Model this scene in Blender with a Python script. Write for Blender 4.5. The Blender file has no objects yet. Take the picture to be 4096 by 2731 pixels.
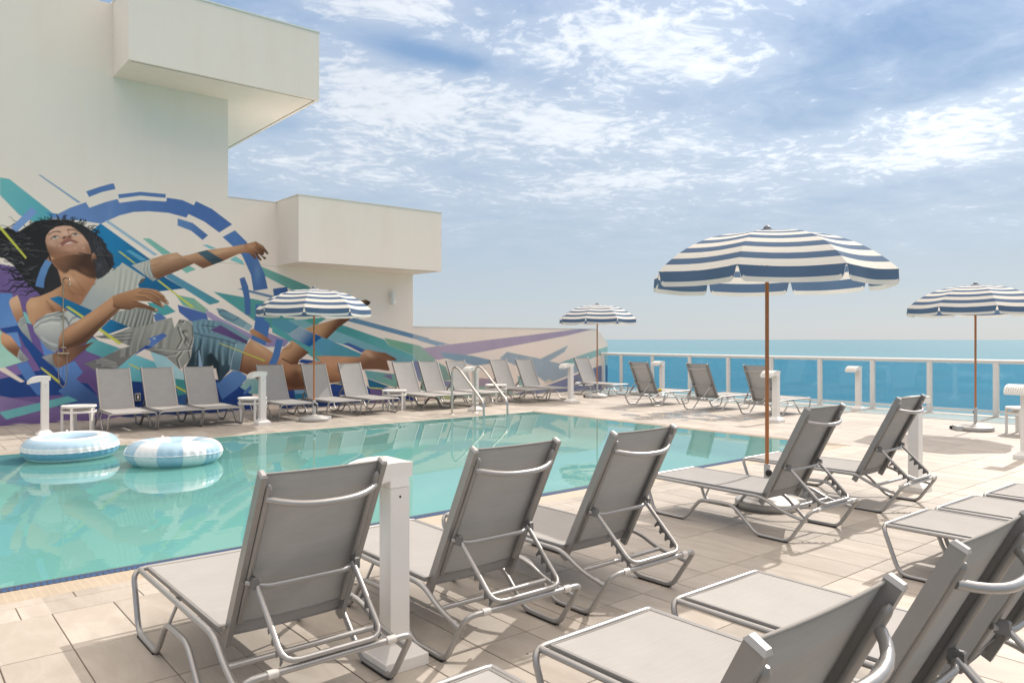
import bpy, math, random
import numpy as np
from mathutils import Vector, Matrix

random.seed(7)
R = math.radians
scene = bpy.context.scene
COL = scene.collection

# ------------------------------------------------------------------ camera
CAM_F, CAM_CX, CAM_HY, CAM_H = 3040.0, 2048.0, 1357.0, 1.65
VIEW = math.atan2(3642, 3040)                 # angle of the view direction from +X
cam_d = bpy.data.cameras.new('camera')
cam = bpy.data.objects.new('camera', cam_d)
COL.objects.link(cam)
cam.location = (0, 0, CAM_H)
cam.rotation_euler = (R(90), 0, VIEW - R(90))
cam_d.sensor_width = 36.0
cam_d.lens = 36.0 * CAM_F / 4096
cam_d.shift_y = -(1365.5 - CAM_HY) / 4096
cam_d.clip_start = 0.05
cam_d.clip_end = 200000
scene.camera = cam

# ------------------------------------------------------------------ exposure
scene.view_settings.view_transform = 'Standard'
scene.view_settings.look = 'None'
scene.view_settings.exposure = 0.81
scene.view_settings.gamma = 1.0
scene.render.engine = 'CYCLES'
scene.cycles.use_denoising = True
scene.cycles.sample_clamp_indirect = 6.0
scene.cycles.max_bounces = 10
scene.cycles.transparent_max_bounces = 16
scene.cycles.caustics_reflective = False
scene.cycles.caustics_refractive = False

# ------------------------------------------------------------------ sun
SUN_EL, SUN_AZ = R(41), R(5)                  # azimuth counted from +X towards +Y
S = Vector((math.cos(SUN_EL) * math.cos(SUN_AZ), math.cos(SUN_EL) * math.sin(SUN_AZ), math.sin(SUN_EL)))
sun_d = bpy.data.lights.new('sun', 'SUN')
sun_d.energy = 2.3
sun_d.angle = R(0.53)
sun_d.color = (1.0, 0.93, 0.85)
sun = bpy.data.objects.new('sun', sun_d)
COL.objects.link(sun)
sun.rotation_euler = S.to_track_quat('Z', 'Y').to_euler()
sun.location = S * 40

# ------------------------------------------------------------------ node helpers
class NT:
    def __init__(self, tree):
        self.t = tree
        self.n = tree.nodes
        self.l = tree.links
    def new(self, typ, **kw):
        nd = self.n.new(typ)
        for k, v in kw.items():
            setattr(nd, k, v)
        return nd
    def put(self, sock, v):
        if v is None:
            return
        if hasattr(v, 'is_output') or isinstance(v, bpy.types.NodeSocket):
            self.l.new(v, sock)
        else:
            sock.default_value = v
    def math(self, op, a, b=None, c=None, clamp=False):
        nd = self.new('ShaderNodeMath', operation=op)
        nd.use_clamp = clamp
        self.put(nd.inputs[0], a); self.put(nd.inputs[1], b); self.put(nd.inputs[2], c)
        return nd.outputs[0]
    def vmath(self, op, a, b=None, scale=None):
        nd = self.new('ShaderNodeVectorMath', operation=op)
        self.put(nd.inputs[0], a); self.put(nd.inputs[1], b)
        if scale is not None:
            self.put(nd.inputs['Scale'], scale)
        return nd.outputs['Value'] if op in ('DOT_PRODUCT', 'LENGTH', 'DISTANCE') else nd.outputs[0]
    def sep(self, v):
        nd = self.new('ShaderNodeSeparateXYZ'); self.put(nd.inputs[0], v)
        return nd.outputs
    def comb(self, x, y, z):
        nd = self.new('ShaderNodeCombineXYZ')
        for i, q in enumerate((x, y, z)):
            self.put(nd.inputs[i], q)
        return nd.outputs[0]
    def noise(self, vec, scale, detail=4, rough=0.55, dist=0.0, lac=2.0):
        nd = self.new('ShaderNodeTexNoise')
        self.put(nd.inputs['Vector'], vec)
        nd.inputs['Scale'].default_value = scale
        nd.inputs['Detail'].default_value = detail
        nd.inputs['Roughness'].default_value = rough
        nd.inputs['Lacunarity'].default_value = lac
        nd.inputs['Distortion'].default_value = dist
        return nd.outputs['Fac']
    def ramp(self, fac, stops, interp='LINEAR'):
        nd = self.new('ShaderNodeValToRGB')
        nd.color_ramp.interpolation = interp
        el = nd.color_ramp.elements
        while len(el) < len(stops):
            el.new(0.5)
        for e, (p, c) in zip(el, stops):
            e.position = p
            e.color = (c, c, c, 1) if isinstance(c, (int, float)) else (*c[:3], 1)
        self.put(nd.inputs[0], fac)
        return nd.outputs[0]
    def mix(self, fac, a, b, blend='MIX'):
        nd = self.new('ShaderNodeMix', data_type='RGBA', blend_type=blend)
        self.put(nd.inputs[0], fac)
        for sock, v in ((nd.inputs[6], a), (nd.inputs[7], b)):
            self.put(sock, (*v, 1) if isinstance(v, tuple) and len(v) == 3 else v)
        return nd.outputs[2]
    def smooth(self, x, lo, hi):
        nd = self.new('ShaderNodeMapRange', interpolation_type='SMOOTHSTEP')
        self.put(nd.inputs[0], x)
        nd.inputs[1].default_value = lo; nd.inputs[2].default_value = hi
        return nd.outputs[0]
    def bump(self, h, strength, dist=0.01):
        nd = self.new('ShaderNodeBump')
        nd.inputs['Strength'].default_value = strength
        nd.inputs['Distance'].default_value = dist
        self.put(nd.inputs['Height'], h)
        return nd.outputs[0]

# ------------------------------------------------------------------ world: sky with high broken cloud
world = bpy.data.worlds.new('World')
scene.world = world
world.use_nodes = True
W = NT(world.node_tree)
for nd in list(W.n):
    W.n.remove(nd)
sky = W.new('ShaderNodeTexSky', sky_type='NISHITA')
sky.sun_disc = False
sky.sun_elevation = SUN_EL
sky.sun_rotation = R(90) - SUN_AZ
sky.altitude = 50
sky.air_density = 1.0
sky.dust_density = 0.5
sky.ozone_density = 1.5
tc = W.new('ShaderNodeTexCoord')
dirn = tc.outputs['Generated']
dx, dy, dz = W.sep(dirn)
azi = W.math('ARCTAN2', dy, dx)
ele = W.math('ARCSINE', dz)
# cloud deck coordinates: the direction carried up to a flat layer
den = W.math('ADD', W.math('MAXIMUM', dz, 0.0), 0.10)
px = W.math('DIVIDE', dx, den); py = W.math('DIVIDE', dy, den)
cp = W.comb(px, py, 0.0)
big = W.noise(cp, 0.8, 3, 0.5)
warp = W.noise(cp, 2.2, 3, 0.5)
cpw = W.vmath('ADD', cp, W.comb(W.math('MULTIPLY', warp, 0.35), W.math('MULTIPLY', warp, -0.2), 0.0))
mid = W.noise(cpw, 3.6, 8, 0.62)
fine = W.noise(cpw, 17.0, 6, 0.62)
banks = None
def bank(u, v, su, sv, tilt, wgt):
    """a bank of cloud: centre and half sizes given as bearing and height in the sky"""
    global banks
    k = 4096 / 2352
    a0 = VIEW - math.atan((u * k - CAM_CX) / CAM_F)
    e0 = math.atan((CAM_HY - v * k) / math.hypot(CAM_F, u * k - CAM_CX))
    sa, se = su * k / CAM_F * 0.93, sv * k / CAM_F * 0.93
    da = W.math('SUBTRACT', a0, azi); de = W.math('SUBTRACT', ele, e0)
    de = W.math('ADD', de, W.math('MULTIPLY', da, tilt))
    q = W.math('ADD', W.math('POWER', W.math('ABSOLUTE', W.math('DIVIDE', da, sa)), 2.0),
               W.math('POWER', W.math('ABSOLUTE', W.math('DIVIDE', de, se)), 2.0))
    g = W.math('MULTIPLY', W.math('EXPONENT', W.math('MULTIPLY', q, -1.0)), wgt)
    banks = g if banks is None else W.math('ADD', banks, g)
for b_ in ((1180, 270, 450, 110, 0.10, 0.66), (820, 200, 190, 120, 0.25, 0.50), (1480, 75, 380, 95, 0.02, 0.62), (1640, 150, 180, 50, 0.05, 0.30),
           (900, 10, 230, 50, 0.0, 0.50), (2170, 335, 250, 55, -0.02, 0.62), (2300, 225, 190, 36, -0.05, 0.50), (1850, 360, 120, 50, 0.0, 0.16),
           (1380, 430, 260, 34, -0.05, 0.34), (1250, 500, 500, 80, 0.0, 0.20), (700, 370, 260, 60, 0.0, 0.34), (1900, 520, 500, 70, 0.0, 0.16), (1560, 330, 130, 30, 0.0, 0.15),
           (1010, 132, 190, 26, 0.16, -0.56), (640, 290, 120, 30, 0.0, -0.15),
           (2080, 90, 220, 110, 0.0, -0.06), (1900, 200, 80, 60, 0.0, -0.10)):
    bank(*b_)
high = W.smooth(ele, R(22), R(38))                               # added cloud above the view, brightened to lift the shaded wall and shadows
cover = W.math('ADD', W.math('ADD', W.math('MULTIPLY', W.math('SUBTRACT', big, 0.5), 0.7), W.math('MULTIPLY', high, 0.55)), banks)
tex = W.math('ADD', W.math('MULTIPLY', W.math('SUBTRACT', mid, 0.5), 1.25), W.math('MULTIPLY', W.math('SUBTRACT', fine, 0.5), 1.2))
dens = W.math('ADD', cover, tex)
thick = W.smooth(dens, 0.02, 0.72)
veil = W.math('MULTIPLY', W.smooth(W.math('ADD', cover, W.math('MULTIPLY', W.math('SUBTRACT', mid, 0.5), 0.9)), -0.30, 0.50), 0.40)
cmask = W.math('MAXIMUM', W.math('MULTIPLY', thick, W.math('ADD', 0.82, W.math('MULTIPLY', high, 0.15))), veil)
cmask = W.math('MULTIPLY', cmask, W.smooth(ele, R(2.0), R(14)))
shade = W.math('ADD', 0.80, W.math('ADD', W.math('MULTIPLY', fine, 0.20), W.math('MULTIPLY', mid, 0.20)))
sdot = W.vmath('DOT_PRODUCT', W.vmath('NORMALIZE', dirn), tuple(S))
glow = W.math('POWER', W.math('MAXIMUM', sdot, 0.0), 7.0)          # cloud lit through towards the sun
shade = W.math('MULTIPLY', shade, W.math('ADD', 1.0, W.math('MULTIPLY', glow, 1.0)))
ccol = W.mix(1.0, W.mix(high, (6.15, 6.4, 6.7), (13.8, 11.9, 10.0)), W.comb(shade, shade, shade), 'MULTIPLY')  # unseen overhead cloud gets a brighter, warmer colour as fill light
# clear-sky colour by height, blended with the physical sky
e01 = W.math('DIVIDE', W.math('MAXIMUM', ele, 0.0), R(90), clamp=True)
grad = W.ramp(e01, [(0.0, (0.405, 0.450, 0.490)), (0.06, (0.365, 0.425, 0.488)), (0.16, (0.250, 0.355, 0.488)), (0.28, (0.140, 0.262, 0.470)), (1.0, (0.06, 0.15, 0.33))])
grad = W.mix(1.0, grad, (10.0, 10.0, 10.0), 'MULTIPLY')
phys = W.mix(1.0, sky.outputs[0], (0.62, 0.62, 0.66), 'MULTIPLY')
skyc = W.mix(0.80, phys, grad)
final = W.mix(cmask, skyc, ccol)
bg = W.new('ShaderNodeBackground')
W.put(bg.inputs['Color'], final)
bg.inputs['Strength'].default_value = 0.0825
wo = W.new('ShaderNodeOutputWorld')
W.l.new(bg.outputs[0], wo.inputs['Surface'])

# ------------------------------------------------------------------ materials
def material(name):
    m = bpy.data.materials.new(name)
    m.use_nodes = True
    t = NT(m.node_tree)
    p = t.n['Principled BSDF']
    return m, t, p
def pos(t):
    return t.new('ShaderNodeNewGeometry').outputs['Position']
def obj_co(t):
    return t.new('ShaderNodeTexCoord').outputs['Object']
def rnd(t):
    return t.new('ShaderNodeObjectInfo').outputs['Random']

def simple(name, col, rough=0.5, metal=0.0, var=0.06, scale=14.0, bump=0.0, spec=0.5):
    m, t, p = material(name)
    n = t.noise(obj_co(t), scale, 5, 0.6)
    c = t.mix(n, tuple(max(0, q * (1 - var * 1.6)) for q in col), tuple(min(1, q * (1 + var * 1.6)) for q in col))
    t.put(p.inputs['Base Color'], c)
    t.put(p.inputs['Roughness'], t.math('ADD', rough - 0.06, t.math('MULTIPLY', n, 0.12)))
    p.inputs['Metallic'].default_value = metal
    p.inputs['Specular IOR Level'].default_value = spec
    if bump:
        t.put(p.inputs['Normal'], t.bump(t.noise(obj_co(t), scale * 4, 3), bump, 0.004))
    return m

def schlick(t, nrm=None, f0=0.02, power=5.0):
    """mirror share that is the same from both sides of the surface"""
    ge = t.new('ShaderNodeNewGeometry')
    c = t.math('ABSOLUTE', t.vmath('DOT_PRODUCT', nrm if nrm is not None else ge.outputs['Normal'], ge.outputs['Incoming']))
    return t.math('ADD', f0, t.math('MULTIPLY', 1 - f0, t.math('POWER', t.math('SUBTRACT', 1.0, c, clamp=True), power)), clamp=True)

M = {}
M['tube'] = simple('grey_powder_coated_tube', (0.40, 0.395, 0.39), 0.36, 0.6, 0.05, 9)
M['rail'] = simple('taupe_aluminium_rail', (0.31, 0.303, 0.295), 0.40, 0.45, 0.05, 9)
M['cap'] = simple('pale_plastic_cap', (0.42, 0.41, 0.40), 0.4, 0.1, 0.05)
M['sleeve'] = simple('clear_plastic_sleeve', (0.62, 0.59, 0.56), 0.3, 0.1, 0.05)
M['plate'] = simple('dark_steel_plate', (0.20, 0.20, 0.20), 0.45, 0.5, 0.06)
M['white'] = simple('white_powder_coat', (0.80, 0.78, 0.75), 0.42, 0.0, 0.03, 6)
M['white_plastic'] = simple('white_plastic', (0.83, 0.81, 0.77), 0.38, 0.0, 0.02)
M['steel'] = simple('polished_steel', (0.62, 0.60, 0.57), 0.17, 1.0, 0.05, 20)
M['brass'] = simple('worn_brass_pipe', (0.42, 0.35, 0.26), 0.42, 0.7, 0.10, 20)
M['black'] = simple('black_rubber', (0.02, 0.02, 0.02), 0.5)
M['base'] = simple('silver_base_casing', (0.48, 0.47, 0.45), 0.42, 0.3, 0.05)
M['rib'] = simple('white_fibre_rib', (0.7, 0.69, 0.66), 0.4)
M['rail_white'] = simple('white_rail_paint', (0.78, 0.77, 0.75), 0.38, 0.1, 0.03, 5)
M['yellow'] = simple('yellow_cloth', (0.65, 0.48, 0.10), 0.9, 0, 0.2, 40)
M['dark'] = simple('dark_opening', (0.03, 0.03, 0.03), 0.7)
M['dark_steel'] = simple('drain_steel', (0.16, 0.16, 0.155), 0.45, 0.7, 0.15)

# wood pole
m, t, p = material('oiled_wood_pole')
co = t.vmath('MULTIPLY', obj_co(t), (60, 60, 2.0))
n = t.noise(co, 1.0, 5, 0.6)
t.put(p.inputs['Base Color'], t.mix(n, (0.38, 0.135, 0.045), (0.54, 0.225, 0.085)))
p.inputs['Roughness'].default_value = 0.42
M['wood'] = m

def fabric(name, col, trans=0.25, weave=260, rough=0.85, streak=0.05):
    m, t, p = material(name)
    oc = obj_co(t)
    st = t.noise(t.vmath('MULTIPLY', oc, (6, 90, 90)), 1.0, 4, 0.6)
    bl = t.noise(oc, 5.0, 4, 0.6)
    f = t.math('ADD', t.math('MULTIPLY', st, 0.5), t.math('MULTIPLY', bl, 0.5))
    c = t.mix(f, tuple(q * (1 - streak * 2.2) for q in col), tuple(min(1, q * (1 + streak * 2.2)) for q in col))
    vr = t.math('ADD', 0.95, t.math('MULTIPLY', rnd(t), 0.10))          # each piece of cloth has aged a little differently
    c = t.mix(1.0, c, t.comb(vr, vr, vr), 'MULTIPLY')
    t.put(p.inputs['Base Color'], c)
    p.inputs['Roughness'].default_value = rough
    p.inputs['Specular IOR Level'].default_value = 0.25
    t.put(p.inputs['Normal'], t.bump(t.noise(oc, weave, 2), 0.25, 0.002))
    tr = t.new('ShaderNodeBsdfTranslucent')
    t.put(tr.inputs['Color'], c)
    mx = t.new('ShaderNodeMixShader')
    mx.inputs[0].default_value = trans
    out = [q for q in t.n if q.type == 'OUTPUT_MATERIAL'][0]
    t.l.new(p.outputs[0], mx.inputs[1]); t.l.new(tr.outputs[0], mx.inputs[2])
    t.l.new(mx.outputs[0], out.inputs['Surface'])
    return m
M['sling'] = fabric('grey_sling_mesh', (0.385, 0.377, 0.368), 0.10, streak=0.075)
M['hem'] = fabric('grey_sling_hem', (0.31, 0.30, 0.285), 0.04)
M['canvas_white'] = fabric('white_canvas', (0.80, 0.77, 0.72), 0.30, 160, 0.9, 0.02)
M['canvas_navy'] = fabric('navy_canvas', (0.112, 0.180, 0.295), 0.34, 160, 0.9, 0.03)
M['ring_white'] = simple('white_vinyl', (0.80, 0.81, 0.83), 0.22, 0, 0.02)
M['ring_blue'] = simple('pale_blue_vinyl', (0.40, 0.57, 0.71), 0.25, 0, 0.03)
M['ring_dark'] = simple('deeper_blue_vinyl', (0.20, 0.41, 0.58), 0.25, 0, 0.03)
M['print'] = simple('pale_print', (0.72, 0.80, 0.88), 0.3)

# stucco with painted layer: attribute 'paint' holds the mural, 'mask' says where paint lies
m, t, p = material('painted_stucco')
P = pos(t)
att = t.new('ShaderNodeAttribute', attribute_name='paint')
big_n = t.noise(t.vmath('MULTIPLY', P, (0.55, 0.55, 0.35)), 1.0, 5, 0.6)
run_n = t.noise(t.vmath('MULTIPLY', P, (2.6, 2.6, 0.28)), 1.0, 6, 0.65)
blot = t.noise(P, 1.9, 6, 0.7)
stain = t.math('MULTIPLY', t.smooth(t.math('ADD', t.math('MULTIPLY', big_n, 0.6), t.math('MULTIPLY', run_n, 0.55)), 0.52, 0.86), 0.45)
base = t.mix(stain, (0.92, 0.80, 0.715), (0.85, 0.70, 0.585))
base = t.mix(t.math('MULTIPLY', t.smooth(blot, 0.56, 0.80), 0.30), base, (0.93, 0.84, 0.75))
ptn = t.math('ADD', 0.88, t.math('MULTIPLY', t.math('ADD', run_n, t.math('SUBTRACT', blot, 0.5)), 0.22))
paintc = t.mix(1.0, att.outputs['Color'], t.comb(ptn, ptn, ptn), 'MULTIPLY')
paintc = t.mix(t.math('MULTIPLY', t.smooth(run_n, 0.60, 0.85), 0.16), paintc, (0.55, 0.58, 0.62))
msk = t.new('ShaderNodeAttribute', attribute_name='mask')
t.put(p.inputs['Base Color'], t.mix(msk.outputs['Fac'], base, paintc))
p.inputs['Roughness'].default_value = 0.85
p.inputs['Specular IOR Level'].default_value = 0.2
bh = t.math('ADD', t.noise(P, 45, 4, 0.6), t.math('MULTIPLY', t.noise(P, 2.5, 3), 1.6))
t.put(p.inputs['Normal'], t.bump(bh, 0.22, 0.012))
M['stucco'] = m

# deck tiles: cell from position so that each tile has its own tone
TILE_X, TILE_Y, TILE_OX, TILE_OY = 0.3350, 0.678, 0.135, 5.275
m, t, p = material('sandstone_tile')
P = pos(t)
x, y, z = t.sep(P)
cx_ = t.math('FLOOR', t.math('DIVIDE', t.math('SUBTRACT', x, TILE_OX), TILE_X))
cy_ = t.math('FLOOR', t.math('DIVIDE', t.math('SUBTRACT', y, TILE_OY), TILE_Y))
wn = t.new('ShaderNodeTexWhiteNoise', noise_dimensions='2D')
t.put(wn.inputs['Vector'], t.comb(cx_, cy_, 0.0))
r1 = wn.outputs['Value']
shift = t.vmath('SCALE', wn.outputs['Color'], None, 7.0)
pv = t.vmath('ADD', t.vmath('MULTIPLY', P, (3.2, 1.1, 1.0)), shift)
vein = t.noise(pv, 1.6, 7, 0.66, 0.8)
cloud = t.noise(t.vmath('ADD', P, shift), 1.1, 4, 0.55)
c = t.mix(t.smooth(vein, 0.36, 0.70), (0.405, 0.355, 0.30), (0.51, 0.465, 0.41))
c = t.mix(t.math('MULTIPLY', t.smooth(vein, 0.60, 0.74), 0.35), c, (0.38, 0.295, 0.225))
c = t.mix(t.math('MULTIPLY', cloud, 0.35), c, (0.46, 0.435, 0.405))
br = t.math('ADD', 0.83, t.math('MULTIPLY', r1, 0.20))
c = t.mix(1.0, c, t.comb(br, br, br), 'MULTIPLY')
dirt = t.noise(P, 0.35, 5, 0.6)
c = t.mix(t.math('MULTIPLY', t.smooth(dirt, 0.5, 0.75), 0.20), c, (0.30, 0.265, 0.23))
wx = t.math('DIVIDE', t.math('SUBTRACT', x, 13.3), 1.7); wy = t.math('DIVIDE', t.math('SUBTRACT', y, 10.3), 2.6)
near_w = t.math('EXPONENT', t.math('MULTIPLY', t.math('ADD', t.math('MULTIPLY', wx, wx), t.math('MULTIPLY', wy, wy)), -1.0))
wet = t.smooth(t.math('ADD', t.math('MULTIPLY', near_w, 0.42), t.noise(t.vmath('MULTIPLY', P, (2.2, 1.1, 1.0)), 1.0, 5, 0.6)), 0.80, 0.90)   # puddles left by bathers
c = t.mix(t.math('MULTIPLY', wet, 0.45), c, (0.24, 0.21, 0.185))
t.put(p.inputs['Base Color'], c)
t.put(p.inputs['Roughness'], t.math('SUBTRACT', t.math('ADD', 0.42, t.math('MULTIPLY', vein, 0.25)), t.math('MULTIPLY', wet, 0.40), clamp=True))
p.inputs['Specular IOR Level'].default_value = 0.35
t.put(p.inputs['Normal'], t.bump(t.math('ADD', vein, t.math('MULTIPLY', t.noise(P, 60, 3), 0.3)), 0.10, 0.006))
M['tile'] = m
M['grout'] = simple('grout', (0.19, 0.155, 0.12), 0.9, 0, 0.1, 8)
M['grate'] = simple('cream_grating', (0.50, 0.42, 0.325), 0.5, 0, 0.12, 3)
M['mosaic'] = simple('blue_glass_mosaic', (0.03, 0.09, 0.22), 0.2, 0, 0.4, 25)
M['plaster'] = simple('pool_plaster', (0.38, 0.54, 0.52), 0.8, 0, 0.04, 0.6)

# pool water: clear with a green-blue tint and a Fresnel mirror
m, t, p = material('pool_water')
t.n.remove(p)
P = pos(t)
w1 = t.noise(t.vmath('MULTIPLY', P, (1.0, 1.0, 1.0)), 1.3, 3, 0.5)
w2 = t.noise(P, 7.0, 3, 0.5)
calm = t.smooth(t.noise(P, 0.16, 2), 0.42, 0.62)
hgt = t.math('ADD', t.math('MULTIPLY', w1, 0.8), t.math('MULTIPLY', t.math('MULTIPLY', w2, 0.35), t.math('ADD', 0.25, calm)))
nrm = t.bump(hgt, 0.055, 0.03)
fr = schlick(t, nrm, 0.02)
tr = t.new('ShaderNodeBsdfTransparent'); tr.inputs['Color'].default_value = (0.66, 0.90, 0.87, 1)
gl = t.new('ShaderNodeBsdfGlossy'); gl.inputs['Roughness'].default_value = 0.01
t.put(gl.inputs['Normal'], nrm)
df = t.new('ShaderNodeBsdfDiffuse'); df.inputs['Color'].default_value = (0.185, 0.475, 0.455, 1)     # light scattered back by the water itself
body = t.new('ShaderNodeMixShader'); body.inputs[0].default_value = 0.55
t.l.new(tr.outputs[0], body.inputs[1]); t.l.new(df.outputs[0], body.inputs[2])
mx = t.new('ShaderNodeMixShader')
t.put(mx.inputs[0], fr); t.l.new(body.outputs[0], mx.inputs[1]); t.l.new(gl.outputs[0], mx.inputs[2])
out = [q for q in t.n if q.type == 'OUTPUT_MATERIAL'][0]
t.l.new(mx.outputs[0], out.inputs['Surface'])
M['water'] = m

# tinted balustrade glass
m, t, p = material('blue_tinted_glass')
t.n.remove(p)
fr = schlick(t, None, 0.035)
tr = t.new('ShaderNodeBsdfTransparent'); tr.inputs['Color'].default_value = (0.56, 0.79, 0.89, 1)
gl = t.new('ShaderNodeBsdfGlossy'); gl.inputs['Roughness'].default_value = 0.02
mx = t.new('ShaderNodeMixShader')
t.put(mx.inputs[0], fr); t.l.new(tr.outputs[0], mx.inputs[1]); t.l.new(gl.outputs[0], mx.inputs[2])
out = [q for q in t.n if q.type == 'OUTPUT_MATERIAL'][0]
t.l.new(mx.outputs[0], out.inputs['Surface'])
M['glass'] = m

# open sea
m, t, p = material('sea_water')
P = pos(t)
st = t.noise(t.vmath('MULTIPLY', P, (0.004, 0.0009, 0.0)), 1.0, 6, 0.6)
st2 = t.noise(t.vmath('MULTIPLY', P, (0.0007, 0.00012, 0.0)), 1.0, 5, 0.6)
f = t.math('ADD', t.math('MULTIPLY', st, 0.5), t.math('MULTIPLY', st2, 0.5))
t.put(p.inputs['Base Color'], t.mix(t.smooth(f, 0.35, 0.65), (0.016, 0.15, 0.195), (0.028, 0.205, 0.25)))
p.inputs['Roughness'].default_value = 0.2
p.inputs['IOR'].default_value = 1.33
wv = t.math('ADD', t.noise(t.vmath('MULTIPLY', P, (0.25, 0.08, 0)), 1.0, 4), t.math('MULTIPLY', t.noise(t.vmath('MULTIPLY', P, (0.03, 0.01, 0)), 1.0, 4), 3.0))
t.put(p.inputs['Normal'], t.bump(wv, 0.22, 1.2))
M['sea'] = m
# ------------------------------------------------------------------ mesh helpers
class MB:
    """collects vertices and faces; build() links them as one mesh object"""
    def __init__(self):
        self.v, self.f, self.mi, self.sm = [], [], [], []
    def add(self, verts, faces, mi=0, smooth=False):
        o = len(self.v)
        self.v += [tuple(q) for q in verts]
        for fc in faces:
            self.f.append([i + o for i in fc]); self.mi.append(mi); self.sm.append(smooth)
        return self
    def box(self, x0, x1, y0, y1, z0, z1, mi=0):
        v = [(x, y, z) for z in (z0, z1) for y in (y0, y1) for x in (x0, x1)]
        return self.add(v, [(0, 2, 3, 1), (4, 5, 7, 6), (0, 1, 5, 4), (2, 6, 7, 3), (0, 4, 6, 2), (1, 3, 7, 5)], mi)
    def bevel_box(self, x0, x1, y0, y1, z0, z1, b=0.004, mi=0):
        """box whose top edge is chamfered"""
        v = [(x0, y0, z0), (x1, y0, z0), (x1, y1, z0), (x0, y1, z0),
             (x0, y0, z1 - b), (x1, y0, z1 - b), (x1, y1, z1 - b), (x0, y1, z1 - b),
             (x0 + b, y0 + b, z1), (x1 - b, y0 + b, z1), (x1 - b, y1 - b, z1), (x0 + b, y1 - b, z1)]
        f = [(3, 2, 1, 0)] + [(i, (i + 1) % 4, 4 + (i + 1) % 4, 4 + i) for i in range(4)]
        f += [(4 + i, 4 + (i + 1) % 4, 8 + (i + 1) % 4, 8 + i) for i in range(4)] + [(8, 9, 10, 11)]
        return self.add(v, f, mi)
    def frustum(self, a, b, z0, z1, mi=0):
        """a, b: (x0, x1, y0, y1) at z0 and z1"""
        v = []
        for (x0, x1, y0, y1), z in ((a, z0), (b, z1)):
            v += [(x0, y0, z), (x1, y0, z), (x1, y1, z), (x0, y1, z)]
        f = [(3, 2, 1, 0), (4, 5, 6, 7)] + [(i, (i + 1) % 4, 4 + (i + 1) % 4, 4 + i) for i in range(4)]
        return self.add(v, f, mi)
    def prism(self, pts, off, mi=0):
        """closed outline (3D points) pushed along off"""
        n = len(pts)
        o = Vector(off)
        v = [Vector(q) for q in pts] + [Vector(q) + o for q in pts]
        f = [tuple(range(n - 1, -1, -1)), tuple(range(n, 2 * n))] + [(i, (i + 1) % n, n + (i + 1) % n, n + i) for i in range(n)]
        return self.add(v, f, mi)
    def tube(self, pts, rad, seg=8, cap=True, mi=0, closed=False, flat=1.0):
        pts = [Vector(q) for q in pts]
        n = len(pts)
        rads = rad if isinstance(rad, (list, tuple)) else [rad] * n
        tang = []
        for i in range(n):
            if closed:
                d = pts[(i + 1) % n] - pts[i - 1]
            else:
                d = pts[min(i + 1, n - 1)] - pts[max(i - 1, 0)]
            tang.append(d.normalized())
        up = Vector((0, 0, 1)) if abs(tang[0].z) < 0.9 else Vector((1, 0, 0))
        nrm = (up - tang[0] * up.dot(tang[0])).normalized()
        v, f = [], []
        for i in range(n):
            nrm = (nrm - tang[i] * nrm.dot(tang[i])).normalized()
            bi = tang[i].cross(nrm)
            for k in range(seg):
                a = 2 * math.pi * k / seg
                v.append(pts[i] + (nrm * math.cos(a) + bi * math.sin(a) * flat) * rads[i])
        m_ = n if closed else n - 1
        for i in range(m_):
            j = (i + 1) % n
            for k in range(seg):
                k2 = (k + 1) % seg
                f.append((i * seg + k, i * seg + k2, j * seg + k2, j * seg + k))
        self.add(v, f, mi, True)
        if cap and not closed:
            self.add(v[:seg], [tuple(range(seg - 1, -1, -1))], mi)
            self.add(v[-seg:], [tuple(range(seg))], mi)
        return self
    def lathe(self, prof, seg=24, mi=0, smooth=True, c=(0, 0, 0), mis=None):
        v, f = [], []
        for r, z in prof:
            for k in range(seg):
                a = 2 * math.pi * k / seg
                v.append((c[0] + r * math.cos(a), c[1] + r * math.sin(a), c[2] + z))
        for i in range(len(prof) - 1):
            for k in range(seg):
                k2 = (k + 1) % seg
                f.append((i * seg + k, i * seg + k2, (i + 1) * seg + k2, (i + 1) * seg + k))
        return self.add(v, f, mi, smooth)
    def build(self, name, mats, parent=None, loc=None, fix=False):
        me = bpy.data.meshes.new(name)
        me.from_pydata(self.v, [], self.f)
        if not isinstance(mats, (list, tuple)):
            mats = [mats]
        for q in mats:
            me.materials.append(M[q] if isinstance(q, str) else q)
        me.polygons.foreach_set('material_index', self.mi)
        me.polygons.foreach_set('use_smooth', self.sm)
        me.validate()
        me.update()
        o = bpy.data.objects.new(name, me)
        COL.objects.link(o)
        if loc is not None:
            o.location = loc
        o.parent = parent
        return o

def fillet(pts, r, n=4):
    """round the corners of an open polyline"""
    pts = [Vector(q) for q in pts]
    out = [pts[0]]
    for i in range(1, len(pts) - 1):
        a, b, c = pts[i - 1], pts[i], pts[i + 1]
        d1, d2 = (a - b), (c - b)
        rr = r[i - 1] if isinstance(r, (list, tuple)) else r
        k = min(rr, d1.length * 0.48, d2.length * 0.48)
        p0, p2 = b + d1.normalized() * k, b + d2.normalized() * k
        for j in range(n + 1):
            s = j / n
            out.append(p0 * (1 - s) ** 2 + b * (2 * s * (1 - s)) + p2 * s * s)
    out.append(pts[-1])
    return out

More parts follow.
